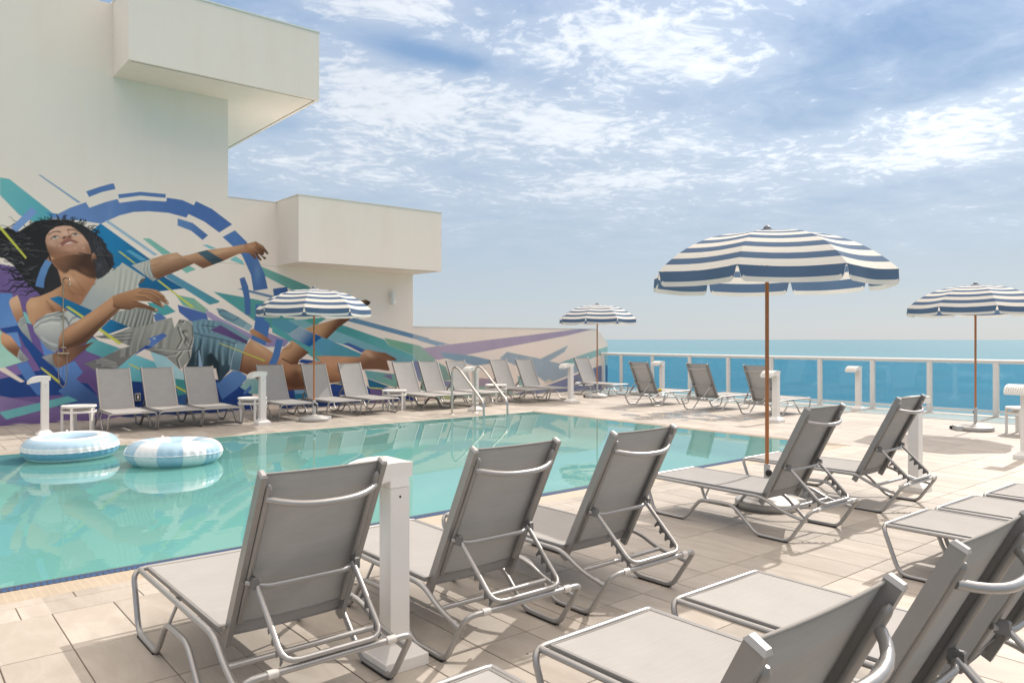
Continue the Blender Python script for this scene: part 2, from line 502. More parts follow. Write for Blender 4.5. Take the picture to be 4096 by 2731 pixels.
def tag(o, label=None, cat=None, group=None, kind=None):
    if label: o['label'] = label
    if cat: o['category'] = cat
    if group: o['group'] = group
    if kind: o['kind'] = kind
    return o
def empty(name, loc=(0, 0, 0), rz=0.0):
    o = bpy.data.objects.new(name, None)
    o.empty_display_size = 0.2
    COL.objects.link(o)
    o.location = loc
    o.rotation_euler = (0, 0, rz)
    return o
def copy_tree(o, parent=None):
    kids = list(o.children)
    c = o.copy()
    COL.objects.link(c)
    c.parent = parent
    for ch in kids:
        copy_tree(ch, c)
    return c
def inst(src, name, parent, loc=(0, 0, 0), rot=(0, 0, 0)):
    c = bpy.data.objects.new(name, src.data)
    COL.objects.link(c)
    c.location = loc
    c.rotation_euler = rot
    c.parent = parent
    return c

# ================================================================== THE SETTING
WALL_Y = 17.35
POOL_X0, POOL_X1, POOL_Y0, POOL_Y1, WATER_Z = -9.0, 11.32, 5.98, 12.86, 0.016
RAIL_X = 18.3
GW, GSTRIP, GBORD = 0.305, 0.13, 0.26         # grating, narrow strip, border strip

# ---- sea
mb = MB()
n_ = 40000
mb.add([(-2000, -90000, -46), (90000, -90000, -46), (90000, 90000, -46), (-2000, 90000, -46)], [(0, 1, 2, 3)])
tag(mb.build('sea', 'sea'), 'calm blue open sea reaching to the horizon', 'sea', kind='structure')

# ---- deck: grout bed around the pool opening, tiles on it
deck = empty('pool_deck')
tag(deck, 'pale sandstone tiled deck around the pool', 'deck', kind='structure')
ox0, ox1 = POOL_X0 - 2, POOL_X1 + GW
oy0, oy1 = POOL_Y0 - GW, POOL_Y1 + GW
mb = MB()
for (x0, x1, y0, y1) in ((-10, RAIL_X + 0.35, -4, oy0), (ox1, RAIL_X + 0.35, oy0, WALL_Y + 0.6), (-10, ox1, oy1, WALL_Y + 0.6)):
    mb.box(x0, x1, y0, y1, -0.30, -0.006)
mb.build('grout_bed', 'grout', deck)
G = 0.0032
tiles = []
def lay(xs, ys):
    for i in range(len(xs) - 1):
        for j in range(len(ys) - 1):
            tiles.append((xs[i] + G, xs[i + 1] - G, ys[j] + G, ys[j + 1] - G))
def rng(a, b, step, o):
    k0 = math.ceil((a - o) / step - 1e-6)
    q = [o + k * step for k in range(k0, int((b - o) / step) + 2) if a - 1e-6 < o + k * step < b + 1e-6]
    if q[0] - a > 0.03: q.insert(0, a)
    if b - q[-1] > 0.03: q.append(b)
    return q
ya, yb = oy0 - GSTRIP, oy0 - GSTRIP - GBORD
lay(rng(0.0, RAIL_X + 0.3, TILE_X, TILE_OX), rng(-0.15, yb, TILE_Y, yb))
lay(rng(-1.0, ox1, TILE_X * 2, 0.65), [yb, ya])
lay(rng(-1.0, ox1, TILE_X * 2, 0.98), [ya, oy0])
xa, xb = ox1 + GSTRIP, ox1 + GSTRIP + GBORD
lay([ox1, xa], rng(yb, oy1 + GSTRIP + GBORD, TILE_Y, yb))
lay([xa, xb], rng(yb, oy1 + GSTRIP + GBORD, TILE_Y, yb + 0.3))
yc = oy1 + GSTRIP; yd = yc + GBORD
lay(rng(0.0, ox1, TILE_X * 2, 0.65), [oy1, yc])
lay(rng(0.0, ox1, TILE_X * 2, 0.98), [yc, yd])
lay(rng(xb, RAIL_X + 0.3, TILE_X, TILE_OX), rng(yb, WALL_Y, TILE_Y, yb))
lay(rng(0.3, xb, TILE_X, TILE_OX), rng(yd, WALL_Y, TILE_Y, yb))
def shown(t_):
    """rough size of the tile in view, zero when outside the frame"""
    x, y = (t_[0] + t_[1]) / 2, (t_[2] + t_[3]) / 2
    d = x * math.cos(VIEW) + y * math.sin(VIEW)
    if d < 0.5: return 0
    u = (x * math.sin(VIEW) - y * math.cos(VIEW)) / d
    v = CAM_H / d
    if abs(u) > 0.72 or v > 0.50: return 0
    return (t_[1] - t_[0]) * (t_[3] - t_[2]) / d ** 3
tiles.sort(key=shown, reverse=True)
cache = {}
for t_ in tiles[:300]:
    w, h = round(t_[1] - t_[0], 3), round(t_[3] - t_[2], 3)
    if (w, h) not in cache:
        o = MB().bevel_box(-w / 2, w / 2, -h / 2, h / 2, -0.012, 0.0, 0.0018).build('tile', 'tile', deck)
        cache[(w, h)] = o
    else:
        o = inst(cache[(w, h)], 'tile', deck)
    o.location = ((t_[0] + t_[1]) / 2, (t_[2] + t_[3]) / 2, random.uniform(-0.0006, 0.0006))
mb = MB()
for t_ in tiles[300:]:
    mb.bevel_box(*t_, -0.012, random.uniform(-0.0005, 0.0005), 0.0018)
tag(mb.build('distant_tiles', 'tile', deck), kind='stuff')

# ---- pool basin, water, gutter gratings, mosaic lip
pool = empty('pool')
tag(pool, 'long swimming pool of still turquoise water', 'pool', kind='structure')
mb = MB()
D_ = -0.35
x0, x1, y0, y1 = POOL_X0, POOL_X1, POOL_Y0, POOL_Y1
v = [(x0, y0, D_), (x1, y0, D_), (x1, y1, D_), (x0, y1, D_), (x0, y0, 0.02), (x1, y0, 0.02), (x1, y1, 0.02), (x0, y1, 0.02)]
mb.add(v, [(0, 1, 2, 3), (0, 4, 5, 1), (1, 5, 6, 2), (2, 6, 7, 3), (3, 7, 4, 0)])
mb.build('basin', 'plaster', pool)
mb = MB()
nx, ny = 20, 8
wv = [(x0 + 0.001 + (x1 - x0 - 0.002) * i / nx, y0 + 0.001 + (y1 - y0 - 0.002) * j / ny, WATER_Z) for j in range(ny + 1) for i in range(nx + 1)]
wf = [(j * (nx + 1) + i, j * (nx + 1) + i + 1, (j + 1) * (nx + 1) + i + 1, (j + 1) * (nx + 1) + i) for j in range(ny) for i in range(nx)]
mb.add(wv, wf)
tag(mb.build('pool_water', 'water'), 'still turquoise water filling the pool', 'water', kind='structure')
LIP = 0.028                                   # sloped mosaic lip between grating and water
mb = MB()
mb.add([(x0, y0 - LIP, -0.008), (x1 + LIP, y0 - LIP, -0.008), (x1 + 0.004, y0 - 0.004, WATER_Z + 0.004), (x0, y0 - 0.004, WATER_Z + 0.004), (x1, y0, WATER_Z - 0.03), (x0, y0, WATER_Z - 0.03)],
       [(0, 1, 2, 3), (3, 2, 4, 5)])
mb.add([(x1 + LIP, y0 - LIP, -0.008), (x1 + LIP, y1 + LIP, -0.008), (x1 + 0.004, y1 + 0.004, WATER_Z + 0.004), (x1 + 0.004, y0 - 0.004, WATER_Z + 0.004), (x1, y1, WATER_Z - 0.03), (x1, y0, WATER_Z - 0.03)],
       [(0, 1, 2, 3), (3, 2, 4, 5)])
mb.add([(x1 + LIP, y1 + LIP, -0.008), (x0, y1 + LIP, -0.008), (x0, y1 + 0.004, WATER_Z + 0.004), (x1 + 0.004, y1 + 0.004, WATER_Z + 0.004), (x0, y1, WATER_Z - 0.03), (x1, y1, WATER_Z - 0.03)],
       [(0, 1, 2, 3), (3, 2, 4, 5)])
mb.build('lip', 'grout', pool)
PITCH = 0.0375
def mosaic_tile():
    w, h = PITCH - 0.004, 0.030
    return MB().bevel_box(-w / 2, w / 2, -h / 2, h / 2, 0, 0.003, 0.001).build('mosaic_tile', 'mosaic', pool)
mz = mosaic_tile()
tilt = math.atan2(WATER_Z + 0.010, LIP - 0.004)
nmos = 290
mz.location = (0.3, y0 - LIP * 0.56, 0.0055); mz.rotation_euler = (tilt, 0, 0)
for k in range(1, nmos):
    inst(mz, 'mosaic_tile', pool, (0.3 + k * PITCH, y0 - LIP * 0.56, 0.0055), (tilt, 0, 0))
gut = empty('overflow_gutter')
tag(gut, 'cream slatted overflow grating running along the pool edge', 'grating', kind='structure')
ns = 13
sw = (GW - LIP - 0.01) / ns
mb = MB()
mb.box(x0, ox1, oy0, y0 - LIP, -0.12, -0.06); mb.box(x1 + LIP, ox1, oy0, oy1, -0.121, -0.0605); mb.box(x0, ox1, y1 + LIP, oy1, -0.12, -0.061)
mb.build('channel', 'dark', gut)
for k in range(ns):
    ya_ = oy0 + 0.006 + k * sw
    MB().bevel_box(x0, ox1 - 0.006 - (k * sw), ya_, ya_ + sw * 0.56, -0.03, -0.003, 0.003).build('slat', 'grate', gut)
    yb_ = y1 + LIP + 0.004 + k * sw
    MB().bevel_box(x0, x1 + LIP + 0.004 + k * sw, yb_, yb_ + sw * 0.56, -0.03, -0.003, 0.003).build('slat', 'grate', gut)
    xa_ = x1 + LIP + 0.004 + k * sw
    MB().bevel_box(xa_, xa_ + sw * 0.56, y0 - LIP - 0.004 - k * sw, y1 + LIP + k * sw, -0.03, -0.0035, 0.003).build('slat', 'grate', gut)
mb = MB()
for k in range(int((ox1 - 0) / 0.048)):
    xx = 0.0 + k * 0.048
    mb.box(xx, xx + 0.008, oy0 + 0.004, y0 - LIP - 0.002, -0.034, -0.0055)
    mb.box(xx, xx + 0.008, y1 + LIP + 0.002, oy1 - 0.004, -0.034, -0.0055)
tag(mb.build('cross_bars', 'grate', gut), kind='stuff')

# ---- building with its two overhanging boxes
bld = empty('building', (0, WALL_Y, 0))
tag(bld, 'cream stucco building with overhanging boxes behind the pool', 'building')
def part_box(name, x0, x1, y0, y1, z0, z1, mat='stucco', parent=bld):
    off = parent.location if parent else Vector((0, 0, 0))
    return MB().box(x0 - off.x, x1 - off.x, y0 - off.y, y1 - off.y, z0 - off.z, z1 - off.z).build(name, mat, parent)
part_box('tower_wall', -9.0, 6.10, WALL_Y + 0.004, 25.0, -0.3, 8.575)
part_box('parapet_wall', 6.10, 11.02, WALL_Y + 0.004, 17.80, -0.3, 4.872)
part_box('upper_box', 3.735, 7.70, 16.06, 23.0, 7.07, 8.60)
part_box('lower_box', 7.235, 11.10, 16.12, 18.6, 3.39, 4.885)
part_box('box_coping', 3.715, 7.72, 16.04, 23.02, 8.60, 8.63, 'white')
part_box('box_coping', 7.215, 11.12, 16.10, 18.62, 4.885, 4.905, 'white')
part_box('wall_coping', 6.10, 7.215, WALL_Y - 0.012, 17.82, 4.873, 4.892, 'white')
# shadow gap of the casting joint that runs across the tower
part_box('casting_joint', -9.0, 7.235, WALL_Y - 0.0012, WALL_Y + 0.01, 3.3735, 3.3775, 'grout')

for (a0, a1, b0, b1, zz) in ((3.80, 7.63, 16.13, 16.155, 7.07), (7.605, 7.63, 16.155, 22.9, 7.07), (7.30, 11.03, 16.19, 16.21, 3.39)):
    part_box('drip_groove', a0, a1, b0, b1, zz - 0.0015, zz + 0.01, 'grout')
low = empty('boundary_wall', (11.02, WALL_Y, 0))
tag(low, 'low painted boundary wall with a clipped corner by the glass rail', 'wall')
LW_TOP, LW_END = 1.98, 18.62
pts = [(11.02, 0, -0.3), (LW_END, 0, -0.3), (LW_END, 0, 1.53), (18.12, 0, LW_TOP), (11.02, 0, LW_TOP)]
MB().prism([(a - 11.02, 0.004, c) for a, b, c in pts], (0, 0.26, 0)).build('wall_body', 'stucco', low)
MB().prism([(0.002, -0.014, LW_TOP + 0.001), (7.11, -0.014, LW_TOP + 0.001), (7.11, -0.014, LW_TOP + 0.02), (0.002, -0.014, LW_TOP + 0.02)], (0, 0.30, 0)).build('coping', 'white', low)

# ---- glass balustrade
rail = empty('glass_balustrade', (RAIL_X, 6, 0))
tag(rail, 'white framed balustrade of blue tinted glass panes before the sea', 'railing')
def yr(u):
    t_ = (u - CAM_CX) / CAM_F
    dX = math.cos(VIEW) + t_ * math.sin(VIEW); dY = math.sin(VIEW) - t_ * math.cos(VIEW)
    return RAIL_X * dY / dX
posts = [WALL_Y - 0.12] + [yr(u) for u in (2486, 2611, 2760, 2914, 3087, 3281, 3491, 3719, 3985)]
step = posts[-2] - posts[-1]
posts += [posts[-1] - step, posts[-1] - 2 * step]
RH = 1.205
for i, y in enumerate(posts):
    q = MB()
    q.box(-0.035, 0.035, -0.055, 0.055, 0.0, RH - 0.05)
    q.box(-0.047, -0.035, -0.022, 0.022, 0.02, RH - 0.052)
    q.build('post', 'rail_white', rail, (0, y - 6, 0))
    MB().box(-0.06, 0.06, -0.07, 0.07, 0.0005, 0.012).build('foot_plate', 'rail_white', rail, (0, y - 6, 0))
ly, hy_ = posts[-1] - 0.3, posts[0] + 0.1
MB().tube([(0, ly - 6, RH - 0.022), (0, hy_ - 6, RH - 0.022)], 0.036, 10, flat=1.25).build('top_rail', 'rail_white', rail)
for i in range(len(posts) - 1):
    a, b = posts[i + 1] + 0.057, posts[i] - 0.057
    MB().box(-0.006, 0.006, a + 0.012 - 6, b - 0.012 - 6, 0.135, RH - 0.075).build('pane', 'glass', rail)
    MB().box(-0.022, 0.022, a - 6, b - 6, 0.085, 0.134).build('bottom_rail', 'rail_white', rail)
    MB().box(-0.020, 0.020, a - 6, b - 6, RH - 0.074, RH - 0.05).build('head_rail', 'rail_white', rail)
# ================================================================== LOUNGERS
TR = 0.0155                                    # tube radius
def make_lounger(detail):
    root = empty('sun_lounger')
    sg = 10 if detail else 6
    fn = 4 if detail else 2
    XO, XS = 0.395, 0.362                      # leg loop and seat rail half widths
    for s in (-1, 1):
        path = [(s * 0.27, 1.70, 0.335), (s * XO, 1.70, 0.335), (s * XO, 1.585, TR), (s * XO, 1.225, TR), (s * XO, 1.055, 0.215),
                (s * XO, 0.715, 0.222), (s * XO, 0.485, TR), (s * XO, 0.185, TR), (s * XO, 0.0, 0.285), (s * 0.27, 0.0, 0.285)]
        MB().tube(fillet(path, [0.06, 0.07, 0.05, 0.06, 0.07, 0.06, 0.05, 0.075], fn), TR, sg).build('leg', 'tube', root)
        rail_p = [(s * XS, 1.69, 0.332), (s * XS, 0.45, 0.328), (s * (XS + 0.01), 0.27, 0.245), (s * (XO - 0.004), 0.055, 0.205)]
        MB().tube(fillet(rail_p, 0.08, fn), TR * 0.95, sg).build('seat_rail', 'tube', root)
        MB().box(s * (XS - 0.036) - 0.008, s * (XS - 0.036) + 0.008, 0.47, 1.665, 0.330, 0.352).build('sling_track', 'rail', root)
        for y_b, y_r in ((1.015, 0.985), (0.745, 0.725)):
            MB().tube([(s * XO, y_b, 0.222), (s * XS, y_r, 0.326)], 0.0085, max(5, sg - 3)).build('strut', 'tube', root)
        # backrest side rail and the round tube behind it
        b0, b1 = Vector((s * 0.285, 0.512, 0.252)), Vector((s * 0.285, 0.085, 1.085))
        ax = (b1 - b0).normalized(); nv = Vector((0, ax.z, -ax.y))
        q = MB()
        w, h = 0.013, 0.024
        c4 = [b0 + Vector((e * w, 0, 0)) + nv * (g * h) for e, g in ((-1, -1), (1, -1), (1, 1), (-1, 1))]
        q.prism(c4, b1 - b0)
        q.build('back_rail', 'rail', root)
        q = MB()
        cc = b1 + ax * 0.0005
        c4 = [cc + Vector((e * (w + 0.002), 0, 0)) + nv * (g * (h + 0.002)) for e, g in ((-1, -1), (1, -1), (1, 1), (-1, 1))]
        c5 = [cc + ax * 0.012 + Vector((e * (w - 0.004), 0, 0)) + nv * (g * (h - 0.004)) for e, g in ((-1, -1), (1, -1), (1, 1), (-1, 1))]
        q.add(c4 + c5, [(0, 1, 5, 4), (1, 2, 6, 5), (2, 3, 7, 6), (3, 0, 4, 7), (4, 5, 6, 7)])
        q.build('end_cap', 'cap', root)
        t0 = b0 + ax * 0.14 + Vector((-s * 0.030, 0, 0)) - nv * 0.022
        t1 = b0 + ax * 0.885 + Vector((-s * 0.030, 0, 0)) - nv * 0.022
        MB().tube([t0, t0 + ax * 0.01, t1 - ax * 0.01, t1, t1 + ax * 0.012], [0.011, 0.0145, 0.0145, 0.013, 0.005], sg).build('back_tube', 'rail', root)
        # pivot bracket and prop leg
        pv = b0 + ax * 0.40 + Vector((-s * 0.038, 0, 0)) - nv * 0.055
        MB().bevel_box(-0.014, 0.014, -0.026, 0.026, -0.026, 0.026, 0.006).build('pivot_bracket', 'plate', root, pv)
        # ratchet plate with hooked notches under the prop leg
        e0, e1 = Vector((s * 0.232, pv.y, pv.z)), Vector((s * 0.232, -0.008, 0.325))
        al = (e1 - e0); L = al.length; al.normalize()
        dn = Vector((0, -al.z, al.y))
        if dn.z > 0: dn = -dn
        out = [(0.40, 0.0)]
        for k in range(4):
            a = 0.40 + k * 0.145
            out += [(a + 0.005, 0.046), (a + 0.035, 0.050), (a + 0.045, 0.030), (a + 0.075, 0.014), (a + 0.11, 0.022), (a + 0.135, 0.040)]
        out += [(0.985, 0.040), (0.985, 0.0)]
        pp = [e0 + al * (L * a) + dn * (0.008 + d) + Vector((-0.002, 0, 0)) for a, d in out]
        MB().prism(pp, (0.004, 0, 0)).build('ratchet_plate', 'plate', root)
        MB().tube([(s * 0.30, 0, 0.285), (s * 0.255, 0, 0.285)], TR * 1.25, sg).build('sleeve', 'sleeve', root)
        if detail:
            for y_ in (1.64, 1.22, 0.80, 0.50):
                MB().lathe([(0.0, 0.006), (0.006, 0.005), (0.009, 0.0), (0.009, -0.003)], 8).build('rivet', 'cap', root)
                o = root.children[-1]
                o.location = (s * (XS + TR * 0.9), y_, 0.331); o.rotation_euler = (0, s * R(90), 0)
            MB().box(s * XO - 0.017, s * XO + 0.017, 0.20, 0.46, 0.0005, 0.010).build('glide', 'black', root)
            MB().box(s * XO - 0.017, s * XO + 0.017, 1.25, 1.56, 0.0005, 0.010).build('glide', 'black', root)
    MB().tube([(-0.27, 1.70, 0.335), (0.27, 1.70, 0.335)], TR, sg).build('foot_bar', 'tube', root)
    MB().tube([(-0.27, 0, 0.285), (0.27, 0, 0.285)], TR, sg).build('rear_bar', 'tube', root)
    MB().tube([(-XS - 0.004, 0.27, 0.247), (XS + 0.004, 0.27, 0.247)], TR * 0.92, sg).build('crossbar', 'tube', root)
    MB().tube(fillet([(-XS, 1.10, 0.322), (-0.2, 1.10, 0.285), (0.2, 1.10, 0.285), (XS, 1.10, 0.322)], 0.1, fn), TR * 0.7, sg).build('under_bar', 'tube', root)
    # prop frame: a U that stands on the rear bar
    b0, b1 = Vector((0.285, 0.512, 0.252)), Vector((0.285, 0.085, 1.085))
    ax = (b1 - b0).normalized(); nv = Vector((0, ax.z, -ax.y))
    pv = b0 + ax * 0.40 - nv * 0.055
    MB().tube(fillet([(-0.236, pv.y, pv.z), (-0.232, -0.008, 0.318), (0.232, -0.008, 0.318), (0.236, pv.y, pv.z)], 0.07, fn), 0.0125, sg).build('prop_frame', 'tube', root)
    m0 = b0 + ax * 0.385 - nv * 0.030
    MB().tube(fillet([(-0.272, m0.y, m0.z), (-0.20, m0.y - 0.045, m0.z - 0.02), (0.20, m0.y - 0.045, m0.z - 0.02), (0.272, m0.y, m0.z)], 0.08, fn), 0.0135, sg).build('middle_bar', 'tube', root)
    m1 = b0 + ax * 0.83 - nv * 0.030
    arc = []
    for k in range(13 if detail else 7):
        a = -1 + 2 * k / (12 if detail else 6)
        sagk = (1 - abs(a) ** 2.6)
        arc.append((0.256 * a, m1.y - 0.085 * sagk, m1.z - 0.028 * sagk))
    MB().tube(arc, 0.0155, sg).build('top_bar', 'tube', root)
    # slings: woven sheets, gently hollowed between their rails
    def sheet(p0, ea, eb, wa, lb, sag, na, nb, name):
        q = MB()
        nn = ea.cross(eb).normalized()
        v = []
        for j in range(nb + 1):
            for i in range(na + 1):
                a, b = -1 + 2 * i / na, j / nb
                v.append(p0 + ea * (a * wa) + eb * (b * lb) - nn * (sag * (1 - a * a) * (0.35 + 0.65 * math.sin(math.pi * b))))
        q.add(v, [(j * (na + 1) + i, j * (na + 1) + i + 1, (j + 1) * (na + 1) + i + 1, (j + 1) * (na + 1) + i) for j in range(nb) for i in range(na)], 0, True)
        return q.build(name, 'sling', root)
    sheet(Vector((0, 0.475, 0.350)), Vector((1, 0, 0)), Vector((0, 1, 0)), XS - 0.030, 1.185, 0.012, 8, 10, 'seat_sling')
    f0 = Vector((0, b0.y, b0.z)) + ax * 0.035 + nv * 0.018
    sheet(f0, Vector((-1, 0, 0)), ax, 0.278, (b1 - b0).length - 0.045, 0.020, 8, 8, 'back_sling')
    ht = f0 + ax * ((b1 - b0).length - 0.045)
    for zz, nm in ((ht, 'top'), (f0, 'low')):
        pl = [zz + Vector((-0.278 + 0.556 * k / 8, 0, 0)) - nv * (0.020 * 0.35 * (1 - (2 * k / 8 - 1) ** 2)) for k in range(9)]
        MB().tube(pl, 0.0055, 6).build('hem', 'hem', root)
    for yy in (0.475, 1.66):
        pl = [(-(XS - 0.03) + 2 * (XS - 0.03) * k / 8, yy, 0.350 - 0.012 * 0.35 * (1 - (2 * k / 8 - 1) ** 2)) for k in range(9)]
        MB().tube(pl, 0.005, 6).build('hem', 'hem', root)
    return root

near = make_lounger(True)
far = make_lounger(False)
used = set()
def place(src, x, y, rz, label, group):
    o = src if src.name not in used else copy_tree(src)
    used.add(src.name)
    o.location = (x, y, 0); o.rotation_euler = (0, 0, rz)
    tag(o, label, 'sun lounger', group)
    return o
g1, g2 = 'loungers in the near row facing the pool', 'loungers in the second near row'
place(near, 1.515, 3.01, 0, 'grey sling lounger nearest the left, its back beside the white bollard', g1)
place(near, 2.62, 3.01, R(-0.5), 'grey sling lounger just right of the nearest bollard, back to the viewer', g1)
place(near, 3.66, 3.01, R(0.6), 'grey sling lounger third from left in the near row', g1)
place(near, 6.06, 3.10, R(-0.6), 'grey sling lounger in front of the large striped umbrella pole', g1)
place(near, 7.72, 3.10, R(0.4), 'grey sling lounger at the far right end of the near row, before a bollard', g1)
place(near, 1.53, 0.70, 0, 'grey sling lounger at the bottom, only its foot corner and raised back in frame', g2)
place(near, 2.54, 0.72, R(0.3), 'empty grey sling seat filling the bottom centre of the picture', g2)
place(near, 3.46, 0.72, 0, 'grey sling lounger behind the bottom centre one, to its upper right', g2)
place(near, 5.86, 0.75, 0, 'grey sling lounger at right edge, nearest of the three cut off there', g2)
place(near, 6.68, 0.72, R(-0.4), 'grey sling lounger at right edge, middle of the three cut off there', g2)
place(near, 7.58, 0.68, 0, 'grey sling lounger at right edge, farthest of the three cut off there', g2)
g3 = 'loungers along the mural wall'
mural_row = [(3.50, 16.35, 'leftmost lounger under the mural, right of the first round white table'),
             (4.29, 16.35, 'second lounger from the left under the mural'),
             (5.10, 16.35, 'third lounger from the left under the mural, left of a bollard'),
             (6.62, 16.36, 'grey lounger under the mural just left of the umbrella pole'),
             (7.65, 16.36, 'grey lounger under the mural just right of the umbrella pole'),
             (8.56, 16.36, 'grey lounger under the mural, second to the right of the umbrella pole'),
             (10.05, 16.40, 'grey lounger under the mural, right of that wall end, left of the pool handrails'),
             (10.82, 16.42, 'grey lounger partly behind the left pool handrail'),
             (11.70, 16.44, 'grey lounger behind the bollard between the pool handrails'),
             (13.15, 16.45, 'grey lounger under the low wall, right of the pool handrails'),
             (14.10, 16.48, 'grey lounger under the low wall, left of the lone far bollard'),
             (16.62, 16.68, 'grey lounger at the wall corner beneath the small far umbrella')]
mural_row[6] = (10.05, 16.40, 'grey lounger under the mural, first left of the pool handrails')
for x, y, lab in mural_row:
    place(far, x, y, R(180 + random.uniform(-1, 1)), lab, g3)
g4 = 'loungers facing the sea'
for y, lab in ((12.48, 'grey lounger facing the sea with a yellow cloth on it'), (10.72, 'grey lounger facing the sea, middle of the three'), (9.20, 'grey lounger facing the sea, partly hidden by the large umbrella pole')):
    place(far, 14.42, y, R(-90 + random.uniform(-1, 1)), lab, g4)

# ================================================================== UMBRELLAS
def make_umbrella():
    root = empty('beach_umbrella')
    RIM, ZT, DROP, VH = 1.162, 2.70, 0.408, 0.140
    def prof(s):                                # s: 0 at the crown, 1 at the rim
        return ZT - DROP * (0.05 * s + 0.95 * s ** 2.95)
    edges = [0.045]
    ss = [0.045 + 0.955 * i / 400 for i in range(401)]          # stripes of equal width along the cloth
    arc = [0.0]
    for i in range(400):
        arc.append(arc[-1] + math.hypot(RIM * (ss[i + 1] - ss[i]), prof(ss[i + 1]) - prof(ss[i])))
    bands = [ss[min(range(401), key=lambda i: abs(arc[i] - arc[-1] * k / 13))] for k in range(1, 14)]
    for k in range(8):
        a0, a1 = 2 * math.pi * k / 8, 2 * math.pi * (k + 1) / 8
        d0, d1 = Vector((math.cos(a0), math.sin(a0), 0)), Vector((math.cos(a1), math.sin(a1), 0))
        q = MB()
        prev = 0.045
        NA = 6
        for bi, b in enumerate(bands):
            colr = bi % 2                       # white at the rim and every second band
            colr = 1 if (len(bands) - 1 - bi) % 2 == 1 else 0
            sub = 2
            for s_ in range(sub):
                s0 = prev + (b - prev) * s_ / sub; s1 = prev + (b - prev) * (s_ + 1) / sub
                row = []
                for s in (s0, s1):
                    for i in range(NA + 1):
                        tt = i / NA
                        pnt = d0 * (1 - tt) + d1 * tt
                        sagm = 0.020 * s * math.sin(math.pi * tt)
                        row.append(pnt * (RIM * s * (1 - sagm * 0.6)) + Vector((0, 0, prof(s) - sagm)))
                q.add(row, [(i, i + NA + 1, i + NA + 2, i + 1) for i in range(NA)], colr, True)
            prev = b
        q.build('canopy_panel', ['canvas_white', 'canvas_navy'], root)
        # hanging valance flap with rounded corners and a notch at each rib
        q = MB()
        NV = 72
        top, midl, bot = [], [], []
        ph = random.uniform(0, 6)
        for i in range(NV + 1):
            tt = i / NV
            pnt = d0 * (1 - tt) + d1 * tt
            e = min(tt, 1 - tt) * 0.911                       # metres from the rib along the rim
            if e < 0.012: h = 0.016
            elif e < 0.034: h = 0.016 + (VH - 0.040) * ((e - 0.012) / 0.022) ** 0.55
            else: h = VH - 0.024 * (1 - min(1, (e - 0.034) / 0.045)) ** 2
            swing = 0.010 * math.sin(9 * tt + ph) + 0.014
            sagm = 0.020 * math.sin(math.pi * tt)
            rim = pnt * (RIM * (1 - sagm * 0.6)) + Vector((0, 0, prof(1.0) - sagm - 0.002))
            outv = pnt.normalized()
            top.append(rim)
            hm = max(h - (0.044 if e > 0.044 else 0.012), 0.3 * h)
            midl.append(rim + outv * (swing * hm / VH) + Vector((0, 0, -hm)))
            bot.append(rim + outv * (swing * h / VH) + Vector((0, 0, -h)))
        nvv = NV + 1
        q.add(top + midl, [(i, nvv + i, nvv + i + 1, i + 1) for i in range(NV)], 1, True)
        q.add(midl + bot, [(i, nvv + i, nvv + i + 1, i + 1) for i in range(NV)], 0, True)
        q.build('valance', ['canvas_white', 'canvas_navy'], root)
        rp = [d0 * (RIM * s) + Vector((0, 0, prof(s) - 0.012)) for s in (0.04, 0.2, 0.4, 0.6, 0.8, 0.99)]
        MB().tube(rp, 0.005, 5).build('rib', 'rib', root)
        MB().tube([Vector((0.02 * math.cos(a0), 0.02 * math.sin(a0), ZT - 0.36)), d0 * (RIM * 0.52) + Vector((0, 0, prof(0.52) - 0.014))], 0.0045, 5).build('stretcher', 'rib', root)
    MB().lathe([(0.002, 0.035), (0.05, 0.03), (0.085, 0.018), (0.10, 0.0), (0.098, -0.004)], 16, 0, True, (0, 0, ZT + 0.003)).build('vent_cap', 'canvas_navy', root)
    MB().lathe([(0.105, 0.0), (0.112, 0.006), (0.09, 0.02), (0.06, 0.03)], 16, 0, True, (0, 0, ZT - 0.004)).build('cap_trim', 'canvas_white', root)
    MB().lathe([(0.0, 0.046), (0.016, 0.042), (0.030, 0.030), (0.036, 0.014), (0.034, 0.0)], 14, 0, True, (0, 0, ZT + 0.028)).build('finial', 'plate', root)
    MB().tube([(0, 0, 0.30), (0, 0, ZT)], 0.019, 12).build('pole', 'wood', root)
    MB().tube([(0, 0, ZT - 0.40), (0, 0, ZT - 0.33)], 0.030, 12).build('runner', 'rib', root)
    bs = MB()
    bs.lathe([(0.0, 0.118), (0.07, 0.118), (0.20, 0.104), (0.207, 0.092), (0.275, 0.082), (0.297, 0.074), (0.306, 0.060), (0.306, 0.006), (0.295, 0.001)], 36)
    bs.frustum((0.16, 0.37, -0.15, 0.15), (0.16, 0.355, -0.13, 0.13), 0.004, 0.082)
    base = bs.build('base', 'base', root)
    for s in (-1, 1):
        MB().lathe([(0.0, -0.013), (0.030, -0.013), (0.034, -0.008), (0.034, 0.008), (0.030, 0.013), (0.0, 0.013)], 14).build('wheel', 'black', base)
        w_ = base.children[-1]
        w_.location = (0.375, s * 0.12, 0.036); w_.rotation_euler = (R(90), 0, 0)
    MB().lathe([(0.03, 0.0), (0.03, 0.31), (0.027, 0.315), (0.02, 0.315)], 14, 0, True, (0, 0, 0.11)).build('sleeve_pipe', 'base', base)
    MB().lathe([(0.075, 0.0), (0.06, 0.012), (0.032, 0.02)], 16, 0, True, (0, 0, 0.116)).build('flange', 'base', base)
    MB().lathe([(0.0, 0.03), (0.012, 0.03), (0.014, 0.012), (0.005, 0.008), (0.005, 0.0)], 8).build('clamp_knob', 'black', base)
    kb = base.children[-1]; kb.location = (0.0, -0.03, 0.34); kb.rotation_euler = (R(90), 0, 0)
    return root
umb = make_umbrella()
